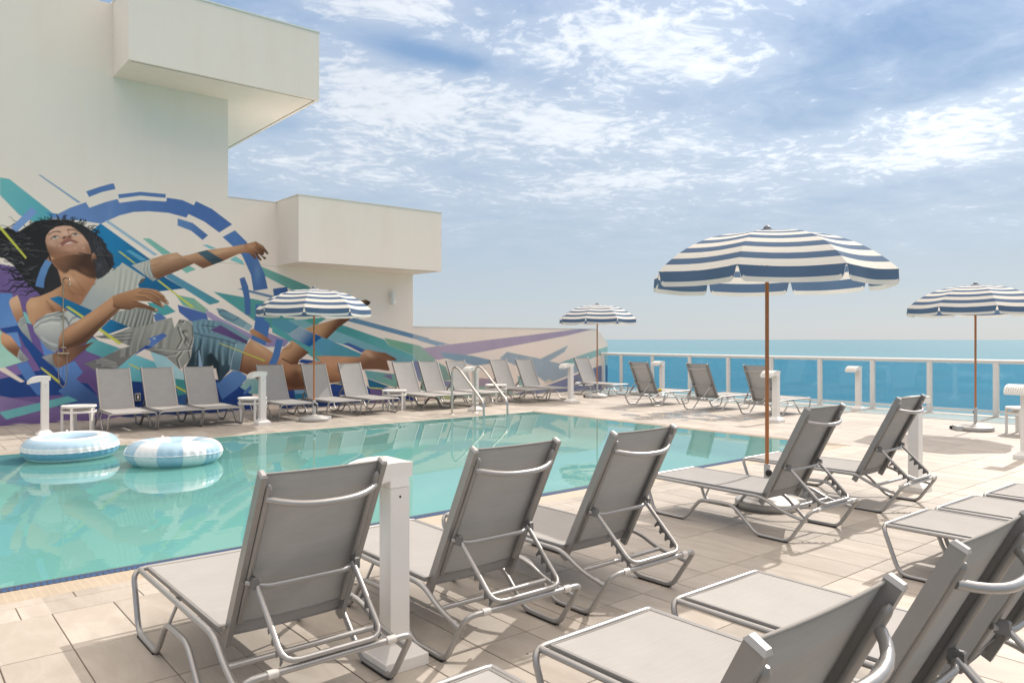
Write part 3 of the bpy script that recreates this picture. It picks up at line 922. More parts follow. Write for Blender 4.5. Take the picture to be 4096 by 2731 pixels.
spots = [(6.73, 4.14, 0.0, 1.0, 'large navy and white striped umbrella nearest the viewer', -25),
         (6.80, 14.42, 3.0, 0.985, 'navy and white striped umbrella standing before the mural', 20),
         (15.72, 15.05, -4.0, 0.97, 'smallest far striped umbrella by the corner of the glass rail', 170),
         (15.30, 5.20, 28.0, 0.97, 'striped umbrella cut off by the right edge of the picture', 130)]
for i, (x, y, rot, sc, lab, brz) in enumerate(spots):
    o = umb if i == 0 else copy_tree(umb)
    o.location = (x, y, 0)
    to_cam = math.atan2(-y, -x)
    o.rotation_euler = (0, 0, to_cam - R(12) + R(rot))
    o.scale = (sc, sc, sc)
    tag(o, lab, 'umbrella', 'striped umbrellas round the pool')
    for ch in o.children:
        if ch.name.startswith('base'):
            ch.rotation_euler = (0, 0, R(brz) - o.rotation_euler.z)

# ================================================================== BOLLARD LIGHTS
def make_bollard():
    root = empty('bollard_light')
    P_ = 0.055
    MB().box(-P_, P_, -P_, P_, 0.11, 0.90).build('post', 'white', root)
    q = MB()
    q.bevel_box(-0.125, 0.125, -0.125, 0.125, 0.0005, 0.060, 0.004)
    q.frustum((-0.118, 0.118, -0.118, 0.118), (-0.064, 0.064, -0.064, 0.064), 0.060, 0.112)
    q.build('plinth', 'white', root)
    MB().frustum((-P_ - 0.001, P_ + 0.001, -P_ - 0.001, P_ + 0.001), (-P_ * 0.80, P_ * 0.80, -P_ * 0.9, P_ * 0.9), 0.902, 1.005).build('head', 'white', root)
    MB().lathe([(0.0, 0.0005), (0.0065, 0.0005), (0.0065, 0.0)], 8).build('screw_hole', 'dark', root)
    o = root.children[-1]; o.location = (-P_ - 0.0006, 0.0, 0.855); o.rotation_euler = (0, R(-90), 0)
    # curved hood: profile in y-z, a flat top that rolls over into a nose
    prof_ = [(-0.080, 1.022), (-0.02, 1.027), (0.05, 1.027), (0.105, 1.021), (0.15, 1.008), (0.19, 0.986), (0.217, 0.958), (0.236, 0.922)]
    HX0, HX1 = -0.050, 0.205                    # the hood is hung off-centre on its post
    for hx, th in ((HX0, 0.008), (HX1, -0.008)):
        out = [(hx, a, b) for a, b in prof_] + [(hx, prof_[-1][0] - 0.012, prof_[-1][1] - 0.018), (hx, 0.08, 0.935), (hx, -0.072, 0.950)]
        MB().prism(out, (th, 0, 0)).build('end_panel', 'white_plastic', root)
    ns_ = 9
    for k in range(ns_):
        xc = HX0 + 0.018 + (HX1 - HX0 - 0.036) * k / (ns_ - 1)
        up = [(xc - 0.009, a, b) for a, b in prof_]
        lo = [(xc - 0.009, a, b - 0.014) for a, b in reversed(prof_)]
        MB().prism(up + lo, (0.018, 0, 0)).build('slat', 'white_plastic', root)
    q = MB()
    lo = [(a, b - 0.024) for a, b in prof_]
    q.prism([(HX0 + 0.008, a, b) for a, b in lo] + [(HX0 + 0.008, a, b - 0.008) for a, b in reversed(lo)], (HX1 - HX0 - 0.016, 0, 0))
    q.build('lens', 'white_plastic', root)
    MB().box(HX0 + 0.008, HX1 - 0.008, -0.0805, -0.073, 0.952, 1.006).build('back_panel', 'white_plastic', root)
    MB().box(HX0 + 0.008, HX1 - 0.008, prof_[-1][0] - 0.016, prof_[-1][0] - 0.004, prof_[-1][1] - 0.018, prof_[-1][1] + 0.004).build('front_lip', 'white_plastic', root)
    return root
bol = make_bollard()
bspots = [(2.03, 3.37, 90, 'white bollard light standing between the two nearest loungers'),
          (8.70, 3.55, 0, 'white bollard light behind the far end of the near lounger row'),
          (13.75, 8.26, 90, 'white bollard light on the open deck right behind the large umbrella pole'),
          (17.50, 8.40, 90, 'white bollard light close to the glass rail, right of centre'),
          (12.15, 3.50, 90, 'white bollard light cut by the right edge of the picture'),
          (13.86, 14.22, 90, 'lone white bollard light past the far pool corner'),
          (17.30, 14.00, 90, 'white bollard light behind the lounger with the yellow cloth'),
          (10.55, 13.95, 90, 'white bollard light seen between the pool handrails'),
          (5.72, 14.40, 90, 'white bollard light before the mural, between two groups of loungers'),
          (2.18, 15.00, 90, 'white bollard light at the far left before the mural')]
for i, (x, y, rz, lab) in enumerate(bspots):
    o = bol if i == 0 else copy_tree(bol)
    o.location = (x, y, 0); o.rotation_euler = (0, 0, R(rz))
    tag(o, lab, 'bollard light', 'white bollard lights on the deck')

# ================================================================== SIDE TABLES
def make_table():
    root = empty('side_table')
    RT = 0.285
    MB().lathe([(0.0, 0.462), (RT - 0.03, 0.462), (RT - 0.028, 0.468), (RT - 0.004, 0.468), (RT, 0.462), (RT, 0.428), (RT - 0.008, 0.426), (RT - 0.03, 0.450), (0.0, 0.450)], 32).build('table_top', 'white', root)
    MB().lathe([(RT, 0.338), (RT, 0.376), (RT - 0.016, 0.376), (RT - 0.016, 0.338), (RT, 0.338)], 32, 0, False).build('ring_band', 'white', root)
    for k in range(5):
        a = R(72 * k + 20)
        q = MB().box(-0.021, 0.021, -0.021, 0.021, 0.0, 0.449).build('leg', 'white', root)
        q.location = ((RT - 0.024) * math.cos(a), (RT - 0.024) * math.sin(a), 0); q.rotation_euler = (0, 0, a)
    MB().lathe([(0.0, 0.405), (0.18, 0.405), (0.18, 0.396), (0.0, 0.396)], 20).build('under_plate', 'white', root)
    return root
tab = make_table()
for i, (x, y, lab) in enumerate([(2.78, 15.50, 'round white side table left of the leftmost mural lounger'), (5.87, 15.30, 'round white side table behind the bollard before the mural'),
                                 (9.30, 15.45, 'round white side table right of the umbrella before the mural'), (12.47, 15.60, 'round white side table behind the right pool handrail'),
                                 (15.35, 4.45, 'round white side table at the right edge behind a bollard')]):
    o = tab if i == 0 else copy_tree(tab)
    o.location = (x, y, 0); o.rotation_euler = (0, 0, R(i * 23))
    tag(o, lab, 'side table', 'round white side tables')

# ================================================================== POOL HANDRAILS
def make_handrail():
    root = empty('pool_handrail')
    path = [(0, 0, 0.0), (0, 0, 0.93), (0, -0.10, 1.06), (0, -0.30, 0.98), (0, -1.10, 0.36), (0, -1.14, 0.25), (0, -1.14, -0.33)]
    MB().tube(fillet(path, [0.10, 0.14, 0.12, 0.10, 0.08], 6), 0.0245, 14).build('rail_tube', 'steel', root)
    MB().tube([(0, 0, 0.275), (0, -1.14, 0.262)], 0.019, 12).build('crossbar', 'steel', root)
    MB().lathe([(0.0, 0.022), (0.03, 0.022), (0.058, 0.012), (0.066, 0.0005)], 18).build('flange', 'steel', root)
    return root
hr = make_handrail()
for i, (x, lab) in enumerate(((9.70, 'left curved steel handrail at the pool steps'), (10.34, 'right curved steel handrail at the pool steps'))):
    o = hr if i == 0 else copy_tree(hr)
    o.location = (x, 13.68, 0)
    tag(o, lab, 'handrail', 'steel handrails of the pool')

# ================================================================== SWIM RINGS
def make_ring(name, Rm, rh, rv, style):
    NU, NVV = 192, 32
    V_, F_, MI = [], [], []
    for i in range(NU):
        a = 2 * math.pi * i / NU
        for j in range(NVV):
            b = 2 * math.pi * j / NVV
            pk = 1.0
            ce = math.cos(b)
            seam = math.exp(-(math.sin(b) / 0.38) ** 2) if ce > 0 else 0.0
            pucker = 1 + seam * (0.045 * math.sin(34 * a + 1.2 * math.sin(5 * a)) - 0.02)
            rr = Rm + rh * ce * pucker
            V_.append((rr * math.cos(a), rr * math.sin(a), rv * math.sin(b) * (1.0 - 0.02 * seam)))
    for i in range(NU):
        i2 = (i + 1) % NU
        for j in range(NVV):
            j2 = (j + 1) % NVV
            F_.append((i * NVV + j, i2 * NVV + j, i2 * NVV + j2, i * NVV + j2))
            bm = (j + 0.5) / NVV * 360
            if style == 'bands':
                bm = bm if bm < 180 else bm - 360
                MI.append(1 if bm > 112 else 0 if bm > 62 else 1 if bm > 24 else 0 if bm > -2 else 2 if bm > -36 else 0)
            else:
                MI.append(1 if int((i + 8) // 16) % 2 == 0 else 0)
    q = MB()
    for fc, mi in zip([F_], [MI]):
        q.v = V_; q.f = [list(z) for z in F_]; q.mi = MI; q.sm = [True] * len(F_)
    root = empty(name)
    q.build('tube', ['ring_white', 'ring_blue', 'ring_dark'], root)
    sm = MB()
    loop = []
    for k in range(96):
        a = 2 * math.pi * k / 96
        rr = Rm + rh + 0.002 + 0.004 * math.sin(24 * a)
        loop.append((rr * math.cos(a), rr * math.sin(a), 0.003 * math.sin(37 * a)))
    sm.tube(loop, 0.0055, 5, closed=True)
    sm.build('seam', 'ring_white', root)
    v_ = MB().lathe([(0.0, 0.022), (0.012, 0.022), (0.014, 0.004), (0.026, 0.0)], 10)
    vo = v_.build('valve', 'ring_white', root)
    vo.location = (0.02, Rm * 1.0, rv - 0.002)
    return root, Rm, rh, rv
def wrap_text(root, txt, Rm, rh, rv, a0, b0, size, mat, flip=False):
    """lettering laid over the tube: a0 bearing, b0 angle round the tube"""
    cu = bpy.data.curves.new('print', 'FONT')
    cu.body = txt; cu.size = size; cu.align_x = 'CENTER'; cu.align_y = 'CENTER'; cu.resolution_u = 2
    tmp = bpy.data.objects.new('print', cu)
    COL.objects.link(tmp)
    bpy.context.view_layer.update()
    me = bpy.data.meshes.new_from_object(tmp.evaluated_get(bpy.context.evaluated_depsgraph_get()))
    bpy.data.objects.remove(tmp)
    for vv in me.vertices:
        x, y = vv.co.x, vv.co.y
        b = b0 + y / rv
        rr = Rm + (rh + 0.0025) * math.cos(b)
        a = a0 + x / (Rm + rh)
        vv.co = (rr * math.cos(a), rr * math.sin(a), (rv + 0.0025) * math.sin(b))
    me.materials.clear()
    me.materials.append(M[mat])
    o = bpy.data.objects.new('printed_name', me)
    COL.objects.link(o); o.parent = root
rg, Rm, rh, rv = make_ring('swim_ring', 0.405, 0.195, 0.162, 'bands')
rg.location = (2.06, 12.02, WATER_Z + 0.148); rg.rotation_euler = (R(1.5), R(-1.0), 0)
tag(rg, 'inflatable swim ring circled by white and blue bands, left of the two', 'swim ring', 'inflatable rings floating on the pool')
wrap_text(rg, 'FUNBOY', Rm, rh, rv, R(-62), R(42), 0.062, 'print')
wrap_text(rg, 'FUNBOY', Rm, rh, rv, R(-100), R(-52), 0.062, 'ring_blue')
rg2, Rm, rh, rv = make_ring('swim_ring', 0.405, 0.195, 0.162, 'sectors')
rg2.location = (3.02, 10.60, WATER_Z + 0.148); rg2.rotation_euler = (R(-1.0), R(1.5), R(9))
tag(rg2, 'inflatable swim ring of blue and white wedges, right of the two', 'swim ring', 'inflatable rings floating on the pool')
wrap_text(rg2, 'FUNBOY', Rm, rh, rv, R(-84), R(62), 0.05, 'print')

# ================================================================== WALL FITTINGS
def wall_xz(u, v):
    t_ = (u - CAM_CX) / CAM_F
    dX = math.cos(VIEW) + t_ * math.sin(VIEW); dY = math.sin(VIEW) - t_ * math.cos(VIEW)
    d = WALL_Y / dY
    return dX * d, CAM_H - (v - CAM_HY) / CAM_F * d
sx, sz0 = wall_xz(251, 1410)
sz1 = wall_xz(251, 1118)[1]
sh = empty('outdoor_shower', (sx, WALL_Y, 0))
tag(sh, 'slim brass outdoor shower with a hose on the mural', 'shower')
MB().tube(fillet([(0, -0.05, sz0), (0, -0.05, sz1), (0.02, -0.17, sz1 + 0.03), (0.06, -0.34, sz1 - 0.01), (0.06, -0.34, sz1 - 0.09)], 0.05, 5), 0.0115, 10).build('riser_pipe', 'brass', sh)
MB().lathe([(0.012, 0.03), (0.014, 0.0), (0.021, -0.02), (0.021, -0.05), (0.0, -0.05)], 14, 0, True, (0.06, -0.34, sz1 - 0.10)).build('shower_head', 'brass', sh)
MB().tube([(0, 0, (sz0 * 0.42 + sz1 * 0.58)), (0, -0.05, (sz0 * 0.42 + sz1 * 0.58))], 0.014, 10).build('bracket', 'brass', sh)
MB().lathe([(0.024, -0.022), (0.024, 0.022), (0.0, 0.022)], 12, 0, True, (0, -0.05, (sz0 * 0.42 + sz1 * 0.58))).build('collar', 'brass', sh)
MB().tube([(-0.10, -0.05, sz0 - 0.02), (-0.07, -0.05, sz0 - 0.02), (0.07, -0.05, sz0 - 0.02), (0.10, -0.05, sz0 - 0.02)], [0.018, 0.020, 0.020, 0.018], 12).build('mixer_body', 'brass', sh)
for s in (-1, 1):
    MB().tube([(s * 0.07, 0.0, sz0 - 0.02), (s * 0.07, -0.05, sz0 - 0.02)], 0.012, 10).build('inlet', 'brass', sh)
    MB().lathe([(0.0, 0.016), (0.012, 0.014), (0.015, 0.0), (0.015, -0.014), (0.0, -0.014)], 12, 0, True, (s * 0.085, -0.05, sz0 + 0.014)).build('tap', 'brass', sh)
MB().tube([(-0.04, -0.05, sz0 + 0.10), (0.05, -0.05, sz0 + 0.10)], 0.016, 10).build('diverter', 'brass', sh)
hz = wall_xz(240, 1546)[1]
hp = []
for k in range(25):
    a = math.pi * k / 24
    hp.append((0.0 - 0.078 * math.cos(a) - 0.012, -0.05 - 0.03 * math.sin(a), sz0 - 0.05 - (sz0 - 0.05 - hz) * math.sin(a) ** 0.45))
MB().tube([(-0.088, -0.05, sz0 + 0.06)] + hp + [(0.066, -0.05, sz0 - 0.02)], 0.0075, 8).build('hose', 'brass', sh)

lx, lz1 = wall_xz(1562, 1164); lz0 = wall_xz(1562, 1220)[1]
wl = empty('wall_light', (lx, WALL_Y, 0))
tag(wl, 'white cylinder wall light under the lower box', 'wall light')
MB().lathe([(0.0, lz1), (0.058, lz1), (0.062, lz1 - 0.006), (0.062, lz0 + 0.107), (0.059, lz0 + 0.105)], 20, 0, True, (0, -0.12, 0)).build('upper_body', 'white', wl)
MB().lathe([(0.059, lz0 + 0.103), (0.062, lz0 + 0.100), (0.062, lz0), (0.05, lz0), (0.05, lz0 + 0.03)], 20, 0, True, (0, -0.12, 0)).build('lower_body', 'white', wl)
MB().box(-0.03, 0.03, -0.062, 0.0, (lz0 + lz1) / 2 - 0.02, (lz0 + lz1) / 2 + 0.07).build('bracket', 'white', wl)

ex, ez1 = wall_xz(549, 1572); ez0 = wall_xz(549, 1602)[1]
ob = empty('outlet_box', (ex, WALL_Y, 0))
tag(ob, 'small grey electrical outlet box on the wall between two loungers', 'outlet')
MB().bevel_box(-0.055, 0.055, -0.06, 0.0, ez0, ez1, 0.006).build('housing', 'base', ob)
MB().box(-0.040, 0.040, -0.064, -0.0605, ez0 + 0.02, ez1 - 0.02).build('cover', 'black', ob)
MB().box(-0.018, 0.018, -0.067, -0.0645, ez0 + 0.04, ez1 - 0.04).build('socket', 'white_plastic', ob)

# ================================================================== SMALL THINGS ON THE DECK
dr = empty('floor_drain', (7.33, 4.20, 0))
tag(dr, 'dark round floor drain beside the large umbrella base', 'floor drain')
MB().lathe([(0.0, 0.003), (0.105, 0.003), (0.112, 0.0045), (0.12, 0.004), (0.122, 0.0012)], 28).build('rim', 'dark_steel', dr)
for k in range(6):
    yy = -0.07 + k * 0.028
    hw = math.sqrt(0.095 ** 2 - yy ** 2)
    MB().box(-hw, hw, yy - 0.005, yy + 0.005, 0.003, 0.0065).build('bar', 'black', dr)

random.seed(3)
q = MB()
NU_, NV_ = 18, 10
vv = []
for j in range(NV_):
    for i in range(NU_):
        a = 2 * math.pi * i / NU_; b = -math.pi / 2 + math.pi * j / (NV_ - 1)
        rr = 1 + 0.22 * math.sin(3 * a + 2 * b) + 0.12 * math.sin(7 * a - 3 * b)
        vv.append((0.10 * rr * math.cos(b) * math.cos(a), 0.085 * rr * math.cos(b) * math.sin(a), 0.075 + 0.075 * math.sin(b) * (1 + 0.15 * math.sin(5 * a))))
q.add(vv, [(j * NU_ + i, j * NU_ + (i + 1) % NU_, (j + 1) * NU_ + (i + 1) % NU_, (j + 1) * NU_ + i) for j in range(NV_ - 1) for i in range(NU_)], 0, True)
tw = q.build('towel', 'yellow', None, (15.02, 12.22, 0.345))
tw.scale = (0.55, 0.6, 0.5)
tag(tw, 'small crumpled yellow cloth on a lounger facing the sea', 'towel')
# ================================================================== THE MURAL
# Paint laid on the wall faces: one colour per vertex of a fine skin over the stucco. The outlines are the artwork's own.
class Paint:
    def __init__(self, xs, zf, top):
        self.xs = np.asarray(xs); self.zf = np.asarray(zf)
        tops = np.array([top(x) for x in self.xs])
        self.Z = 0.004 + self.zf[:, None] * (tops[None, :] - 0.004)
        self.X = np.broadcast_to(self.xs[None, :], self.Z.shape)
        c, s = math.cos(VIEW), math.sin(VIEW)
        d = self.xs * c + WALL_Y * s
        self.U = CAM_CX + CAM_F * (self.xs * s - WALL_Y * c) / d
        self.V = CAM_HY - (self.Z - CAM_H) * CAM_F / d[None, :]
        self.col = np.zeros(self.Z.shape + (3,)); self.col[:] = (0.6, 0.55, 0.48)
        self.a = np.zeros(self.Z.shape)
    def window(self, pts, pad):
        p = np.asarray(pts, float)
        i0 = np.searchsorted(self.U, p[:, 0].min() - pad); i1 = np.searchsorted(self.U, p[:, 0].max() + pad)
        if i1 - i0 < 1: return None
        vv = self.V[:, i0:i1]
        rows = np.where(((vv > p[:, 1].min() - pad) & (vv < p[:, 1].max() + pad)).any(axis=1))[0]
        if len(rows) == 0: return None
        j0, j1 = rows[0], rows[-1] + 1
        return (slice(j0, j1), slice(i0, i1)), np.broadcast_to(self.U[None, i0:i1], (j1 - j0, i1 - i0)), self.V[j0:j1, i0:i1]
    def cover(self, pts, u, v, soft):
        p = np.asarray(pts, float); n = len(p)
        inside = np.zeros(u.shape, bool); best = np.full(u.shape, 1e9)
        for k in range(n):
            x0, y0 = p[k]; x1, y1 = p[(k + 1) % n]
            dx, dy = x1 - x0, y1 - y0
            L = dx * dx + dy * dy + 1e-9
            t = np.clip(((u - x0) * dx + (v - y0) * dy) / L, 0, 1)
            best = np.minimum(best, (u - x0 - t * dx) ** 2 + (v - y0 - t * dy) ** 2)
            if y0 != y1:
                cr = ((y0 > v) != (y1 > v)) & (u < dx * (v - y0) / dy + x0)
                inside ^= cr
        d = np.sqrt(best)
        return np.clip(0.5 + np.where(inside, d, -d) / soft, 0, 1)
    def lay(self, sl, cov, colr, cover_a=True):
        c = self.col[sl]
        c += (np.asarray(colr) - c) * cov[..., None]
        if cover_a:
            a = self.a[sl]; np.maximum(a, cov, out=a)
    def clipmask(self, clip, u, v):
        return 1.0 if clip is None else self.cover(clip, u, v, 3.0)
    def poly(self, pts, c0, c1=None, g=None, soft=2.2, alpha=1.0, clip=None):
        w = self.window(pts, soft + 2)
        if w is None: return
        sl, u, v = w
        cov = self.cover(pts, u, v, soft) * alpha * self.clipmask(clip, u, v)
        colr = np.array(SR(c0))
        if c1 is not None:
            (ax, ay), (bx, by) = g
            L = (bx - ax) ** 2 + (by - ay) ** 2
            t = np.clip(((u - ax) * (bx - ax) + (v - ay) * (by - ay)) / L, 0, 1)
            t = t * t * (3 - 2 * t)
            colr = colr + (np.array(SR(c1)) - colr) * t[..., None]
        self.lay(sl, cov, colr)
    def stroke(self, pts, w0, w1, c0, alpha=1.0, soft=2.0, clip=None, only=False):
        w = self.window(pts, max(w0, w1) + soft + 2)
        if w is None: return
        sl, u, v = w
        n = len(pts) - 1
        cov = np.zeros(u.shape)
        for k in range(n):
            (x0, y0), (x1, y1) = pts[k], pts[k + 1]
            dx, dy = x1 - x0, y1 - y0
            t = np.clip(((u - x0) * dx + (v - y0) * dy) / (dx * dx + dy * dy + 1e-9), 0, 1)
            d = np.hypot(u - x0 - t * dx, v - y0 - t * dy)
            hw = (w0 + (w1 - w0) * (k + t) / n) * 0.5
            cov = np.maximum(cov, np.clip(0.5 + (hw - d) / soft, 0, 1) * np.minimum(1, hw * 2 / soft + 0.15))
        cov = cov * alpha * self.clipmask(clip, u, v)
        self.lay(sl, cov, SR(c0), not only)
    def blob(self, c, rx, ry, ang, colr, alpha=1.0, clip=None):
        w = self.window([(c[0] - 2.4 * max(rx, ry), c[1] - 2.4 * max(rx, ry)), (c[0] + 2.4 * max(rx, ry), c[1] + 2.4 * max(rx, ry))], 1)
        if w is None: return
        sl, u, v = w
        a = math.radians(ang)
        x = (u - c[0]) * math.cos(a) + (v - c[1]) * math.sin(a); y = -(u - c[0]) * math.sin(a) + (v - c[1]) * math.cos(a)
        cov = np.exp(-(x / rx) ** 2 - (y / ry) ** 2) * alpha * self.clipmask(clip, u, v)
        self.lay(sl, cov, SR(colr), False)
PGAIN = 1.16
def SR(c):
    out = []
    for q in c:
        q = q / 255.0
        l = q / 12.92 if q <= 0.04045 else ((q + 0.055) / 1.055) ** 2.4
        out.append(l * PGAIN * 0.95 + 0.012)
    g = sum(out) / 3
    return [min(0.88, (q * 0.95 + g * 0.05) * k) for q, k in zip(out, (0.985, 1.02, 0.985))]
def frame(x0, y0, s):
    return lambda *pp: [(x0 + a / s, y0 + b / s) for a, b in pp]
A_ = frame(0, 840, 3.9208); B_ = frame(0, 1140, 3.7333); C_ = frame(400, 880, 3.9208); D_ = frame(300, 1100, 3.9208)
E_ = frame(700, 900, 3.9208); F_ = frame(700, 1200, 3.9208); G_ = frame(1100, 1150, 3.485); H_ = frame(0, 1400, 4.2)
Q_ = frame(0, 650, 1.42545); T_ = frame(1700, 1150, 2.352)
YEL = (203, 200, 72)
SK, SKD, SKL, SKX = (184, 131, 98), (112, 74, 54), (212, 164, 134), (70, 45, 34)

def paint_mural(P):
    poly, stroke, blob = P.poly, P.stroke, P.blob
    rs = random.Random(11)
    # --- flat shapes, upper left and ring
    poly(Q_((0, 85), (55, 95), (335, 315), (200, 345), (110, 300), (0, 187)), (108, 178, 184), (88, 165, 182), Q_((0, 100), (300, 310)))
    poly(Q_((-60, 60), (0, 85), (0, 187), (-60, 130)), (108, 178, 184))
    poly(Q_((202, 60), (217, 61), (462, 228), (444, 231)), (128, 158, 196))
    poly(Q_((255, 287), (330, 292), (310, 318)), (70, 130, 180))
    ring = (86, 118, 176)
    poly(Q_((280, 318), (400, 258), (490, 226), (510, 258), (600, 226), (670, 208), (682, 230), (800, 214), (948, 222), (951, 200), (1040, 214), (1105, 243), (1117, 220), (1210, 265), (1325, 353),
            (1250, 400), (1165, 338), (1075, 295), (1063, 315), (960, 288), (850, 279), (760, 283), (680, 303), (575, 350), (480, 335)), (104, 134, 190), (72, 106, 168), Q_((300, 320), (1200, 300)))
    poly(Q_((490, 165), (570, 138), (648, 117), (660, 152), (580, 170), (507, 198)), (84, 118, 176))
    poly(Q_((672, 182), (800, 167), (945, 180), (945, 203), (800, 190), (678, 206)), (84, 118, 176))
    poly(Q_((1012, 318), (1100, 345), (1187, 415), (1155, 443), (1090, 390), (1012, 360)), (92, 128, 182), (72, 106, 165), Q_((1012, 330), (1180, 420)))
    # --- blue field behind the head and raised arm
    poly([(320, 940), (371, 918), (403, 893), (600, 1036), (660, 1108), (737, 1154), (636, 1166), (556, 1154), (515, 1100), (440, 1070), (395, 1010)], (14, 122, 176), (0, 92, 140), [(380, 930), (680, 1140)])
    poly(C_((1015, 885), (1120, 835), (1882, 1275), (1850, 1300), (1720, 1330)), (86, 140, 170), (72, 142, 160), C_((1050, 860), (1800, 1300)))
    poly(C_((75, 18), (128, 4), (905, 545), (850, 562)), (150, 178, 204))
    poly(C_((665, 288), (780, 288), (1120, 522), (985, 548)), (124, 180, 168))
    poly(C_((405, 480), (475, 470), (740, 625), (640, 640)), (84, 156, 192))
    poly(C_((1600, 390), (1685, 388), (1825, 445), (1740, 456)), (112, 184, 198))
    poly(C_((1275, 770), (1400, 712), (1505, 775), (1355, 835)), (122, 180, 170))
    poly(C_((1178, 1165), (1260, 1185), (1470, 1225), (1705, 1415), (1660, 1468), (1300, 1340)), (112, 172, 160), (136, 172, 150), C_((1200, 1180), (1650, 1400)))
    poly(C_((1215, 1325), (1670, 1465), (1700, 1568), (1690, 1640), (1480, 1640), (1240, 1445)), (72, 100, 166))
    poly(C_((740, 1285), (1060, 1330), (1190, 1435), (1010, 1500), (830, 1450)), (76, 158, 164))
    poly(C_((835, 1480), (940, 1455), (1050, 1545), (870, 1600)), (80, 115, 172))
    poly(F_((480, 160), (560, 190), (700, 280), (1250, 560), (1470, 515), (1800, 640), (1720, 730), (1440, 735), (1180, 610), (880, 460), (560, 300), (505, 260)), (168, 148, 188), (150, 132, 176), F_((500, 200), (1700, 700)))
    # --- bands to the right
    poly(E_((595, 1042), (1240, 1160), (1500, 1215), (1700, 1250), (1900, 1500), (1700, 1700), (1260, 1510), (1100, 1400)), (76, 150, 154), (84, 150, 148), E_((600, 1050), (1500, 1400)))
    poly(E_((1345, 648), (2080, 950), (2300, 1110), (2250, 1180), (1890, 1050), (1405, 800)), (112, 168, 160), (96, 150, 146), E_((1350, 650), (2100, 1000)))
    poly(E_((855, 545), (950, 490), (1065, 565), (1085, 632)), (122, 188, 194))
    poly(E_((975, 997), (1060, 990), (1560, 1112), (1545, 1155), (1170, 1060)), (104, 130, 164))
    poly(G_((-40, 430), (180, 455), (350, 540), (190, 650), (-40, 530)), (84, 146, 170))
    poly(G_((180, 452), (420, 440), (620, 505), (410, 575), (350, 545)), (124, 170, 178))
    poly(G_((560, 400), (720, 430), (560, 525), (400, 455)), (80, 156, 150))
    poly(G_((1000, 465), (1095, 420), (2150, 706), (2150, 771)), (104, 140, 172), (98, 134, 168), G_((1000, 430), (2100, 700)))
    poly(G_((820, 600), (930, 518), (1530, 725), (1585, 800), (1900, 930), (2150, 1000), (2150, 1120), (1760, 1010), (1500, 900)), (72, 148, 150), (96, 166, 172), G_((900, 540), (1950, 980)))
    poly(G_((700, 720), (830, 598), (1540, 870), (1960, 1020), (1990, 1100), (1700, 1060), (1260, 890)), (124, 172, 184), (104, 158, 172), G_((760, 640), (1700, 1000)))
    poly(G_((470, 830), (640, 690), (720, 712), (1240, 935), (1180, 970), (700, 990), (540, 940)), (84, 150, 182), (74, 146, 164), G_((600, 720), (1000, 960)))
    poly(G_((945, 778), (1030, 770), (1262, 870), (1210, 912)), (62, 92, 156))
    poly(G_((1520, 700), (2010, 805), (2160, 890), (2250, 1010), (2091, 985), (1900, 930), (1590, 805)), (122, 168, 142), (104, 164, 152), G_((1550, 720), (2100, 960)))
    poly(G_((-40, 515), (240, 680), (700, 960), (660, 1030), (590, 1022), (200, 750), (-40, 625)), (84, 160, 164))
    # --- blue bars round the knee and umbrella
    poly(Q_((1268, 425), (1340, 386), (1405, 450), (1470, 545), (1510, 640), (1528, 720), (1445, 732), (1430, 640), (1380, 530), (1340, 490)), (76, 116, 178), (70, 104, 160), Q_((1300, 400), (1490, 720)))
    blob((1030, 1090), 14, 40, 0, (110, 146, 190), 0.5, Q_((1268, 425), (1340, 386), (1405, 450), (1470, 545), (1510, 640), (1528, 720), (1445, 732), (1430, 640), (1380, 530), (1340, 490)))
    poly(E_((1010, 840), (1090, 812), (1150, 960), (1185, 1200), (1185, 1410), (1100, 1408), (1085, 1150)), (70, 104, 160))
    poly(E_((1533, 1000), (1760, 968), (1790, 1130), (1560, 1170)), (60, 94, 152))
    poly(F_((1262, 70), (1420, 72), (1400, 310), (1490, 370), (1450, 600), (1230, 480), (1255, 330)), (68, 110, 172))
    poly(F_((1215, 545), (1440, 645), (1410, 722), (1192, 610)), (70, 112, 174))
    # --- lower left patchwork
    poly(Q_((-80, 560), (200, 620), (420, 900), (620, 1060), (760, 1165), (760, 1480), (-80, 1520)), (112, 88, 146), (104, 82, 140), Q_((0, 600), (500, 1400)))
    poly(B_((-200, 122), (175, 125), (240, 330), (280, 600), (-200, 680)), (88, 132, 198), (96, 140, 204), B_((0, 150), (100, 600)))
    poly(B_((-200, 610), (0, 665), (60, 760), (300, 1110), (430, 1118), (-200, 1310)), (160, 206, 192), (170, 214, 200), B_((0, 700), (0, 1200)))
    poly(B_((0, 655), (275, 600), (480, 860), (680, 1080), (870, 1240), (1000, 1490), (960, 1640), (-200, 1700), (-200, 1440), (0, 1400), (330, 1330), (590, 1270), (390, 940), (260, 700), (90, 722)), (26, 74, 146), (22, 62, 130), B_((300, 700), (300, 1500)))
    poly(B_((340, 395), (390, 410), (470, 590), (400, 560)), (122, 188, 188))
    poly(B_((400, 560), (520, 660), (640, 880), (700, 1060), (600, 990), (480, 860)), (108, 84, 148))
    poly(B_((590, 800), (700, 940), (860, 1010), (790, 1030), (660, 1050)), (92, 132, 200))
    poly(B_((318, 935), (400, 940), (605, 1268), (500, 1290), (420, 1130)), (122, 92, 152))
    poly(B_((80, 722), (260, 700), (325, 935), (250, 905), (150, 760)), (100, 142, 204))
    poly(B_((245, 1185), (410, 1140), (560, 1390), (640, 1520), (640, 1640), (560, 1640), (430, 1490), (330, 1330)), (84, 128, 196), (74, 116, 182), B_((300, 1180), (560, 1500)))
    poly(B_((68, 1230), (245, 1185), (332, 1330), (205, 1345)), (132, 106, 166))
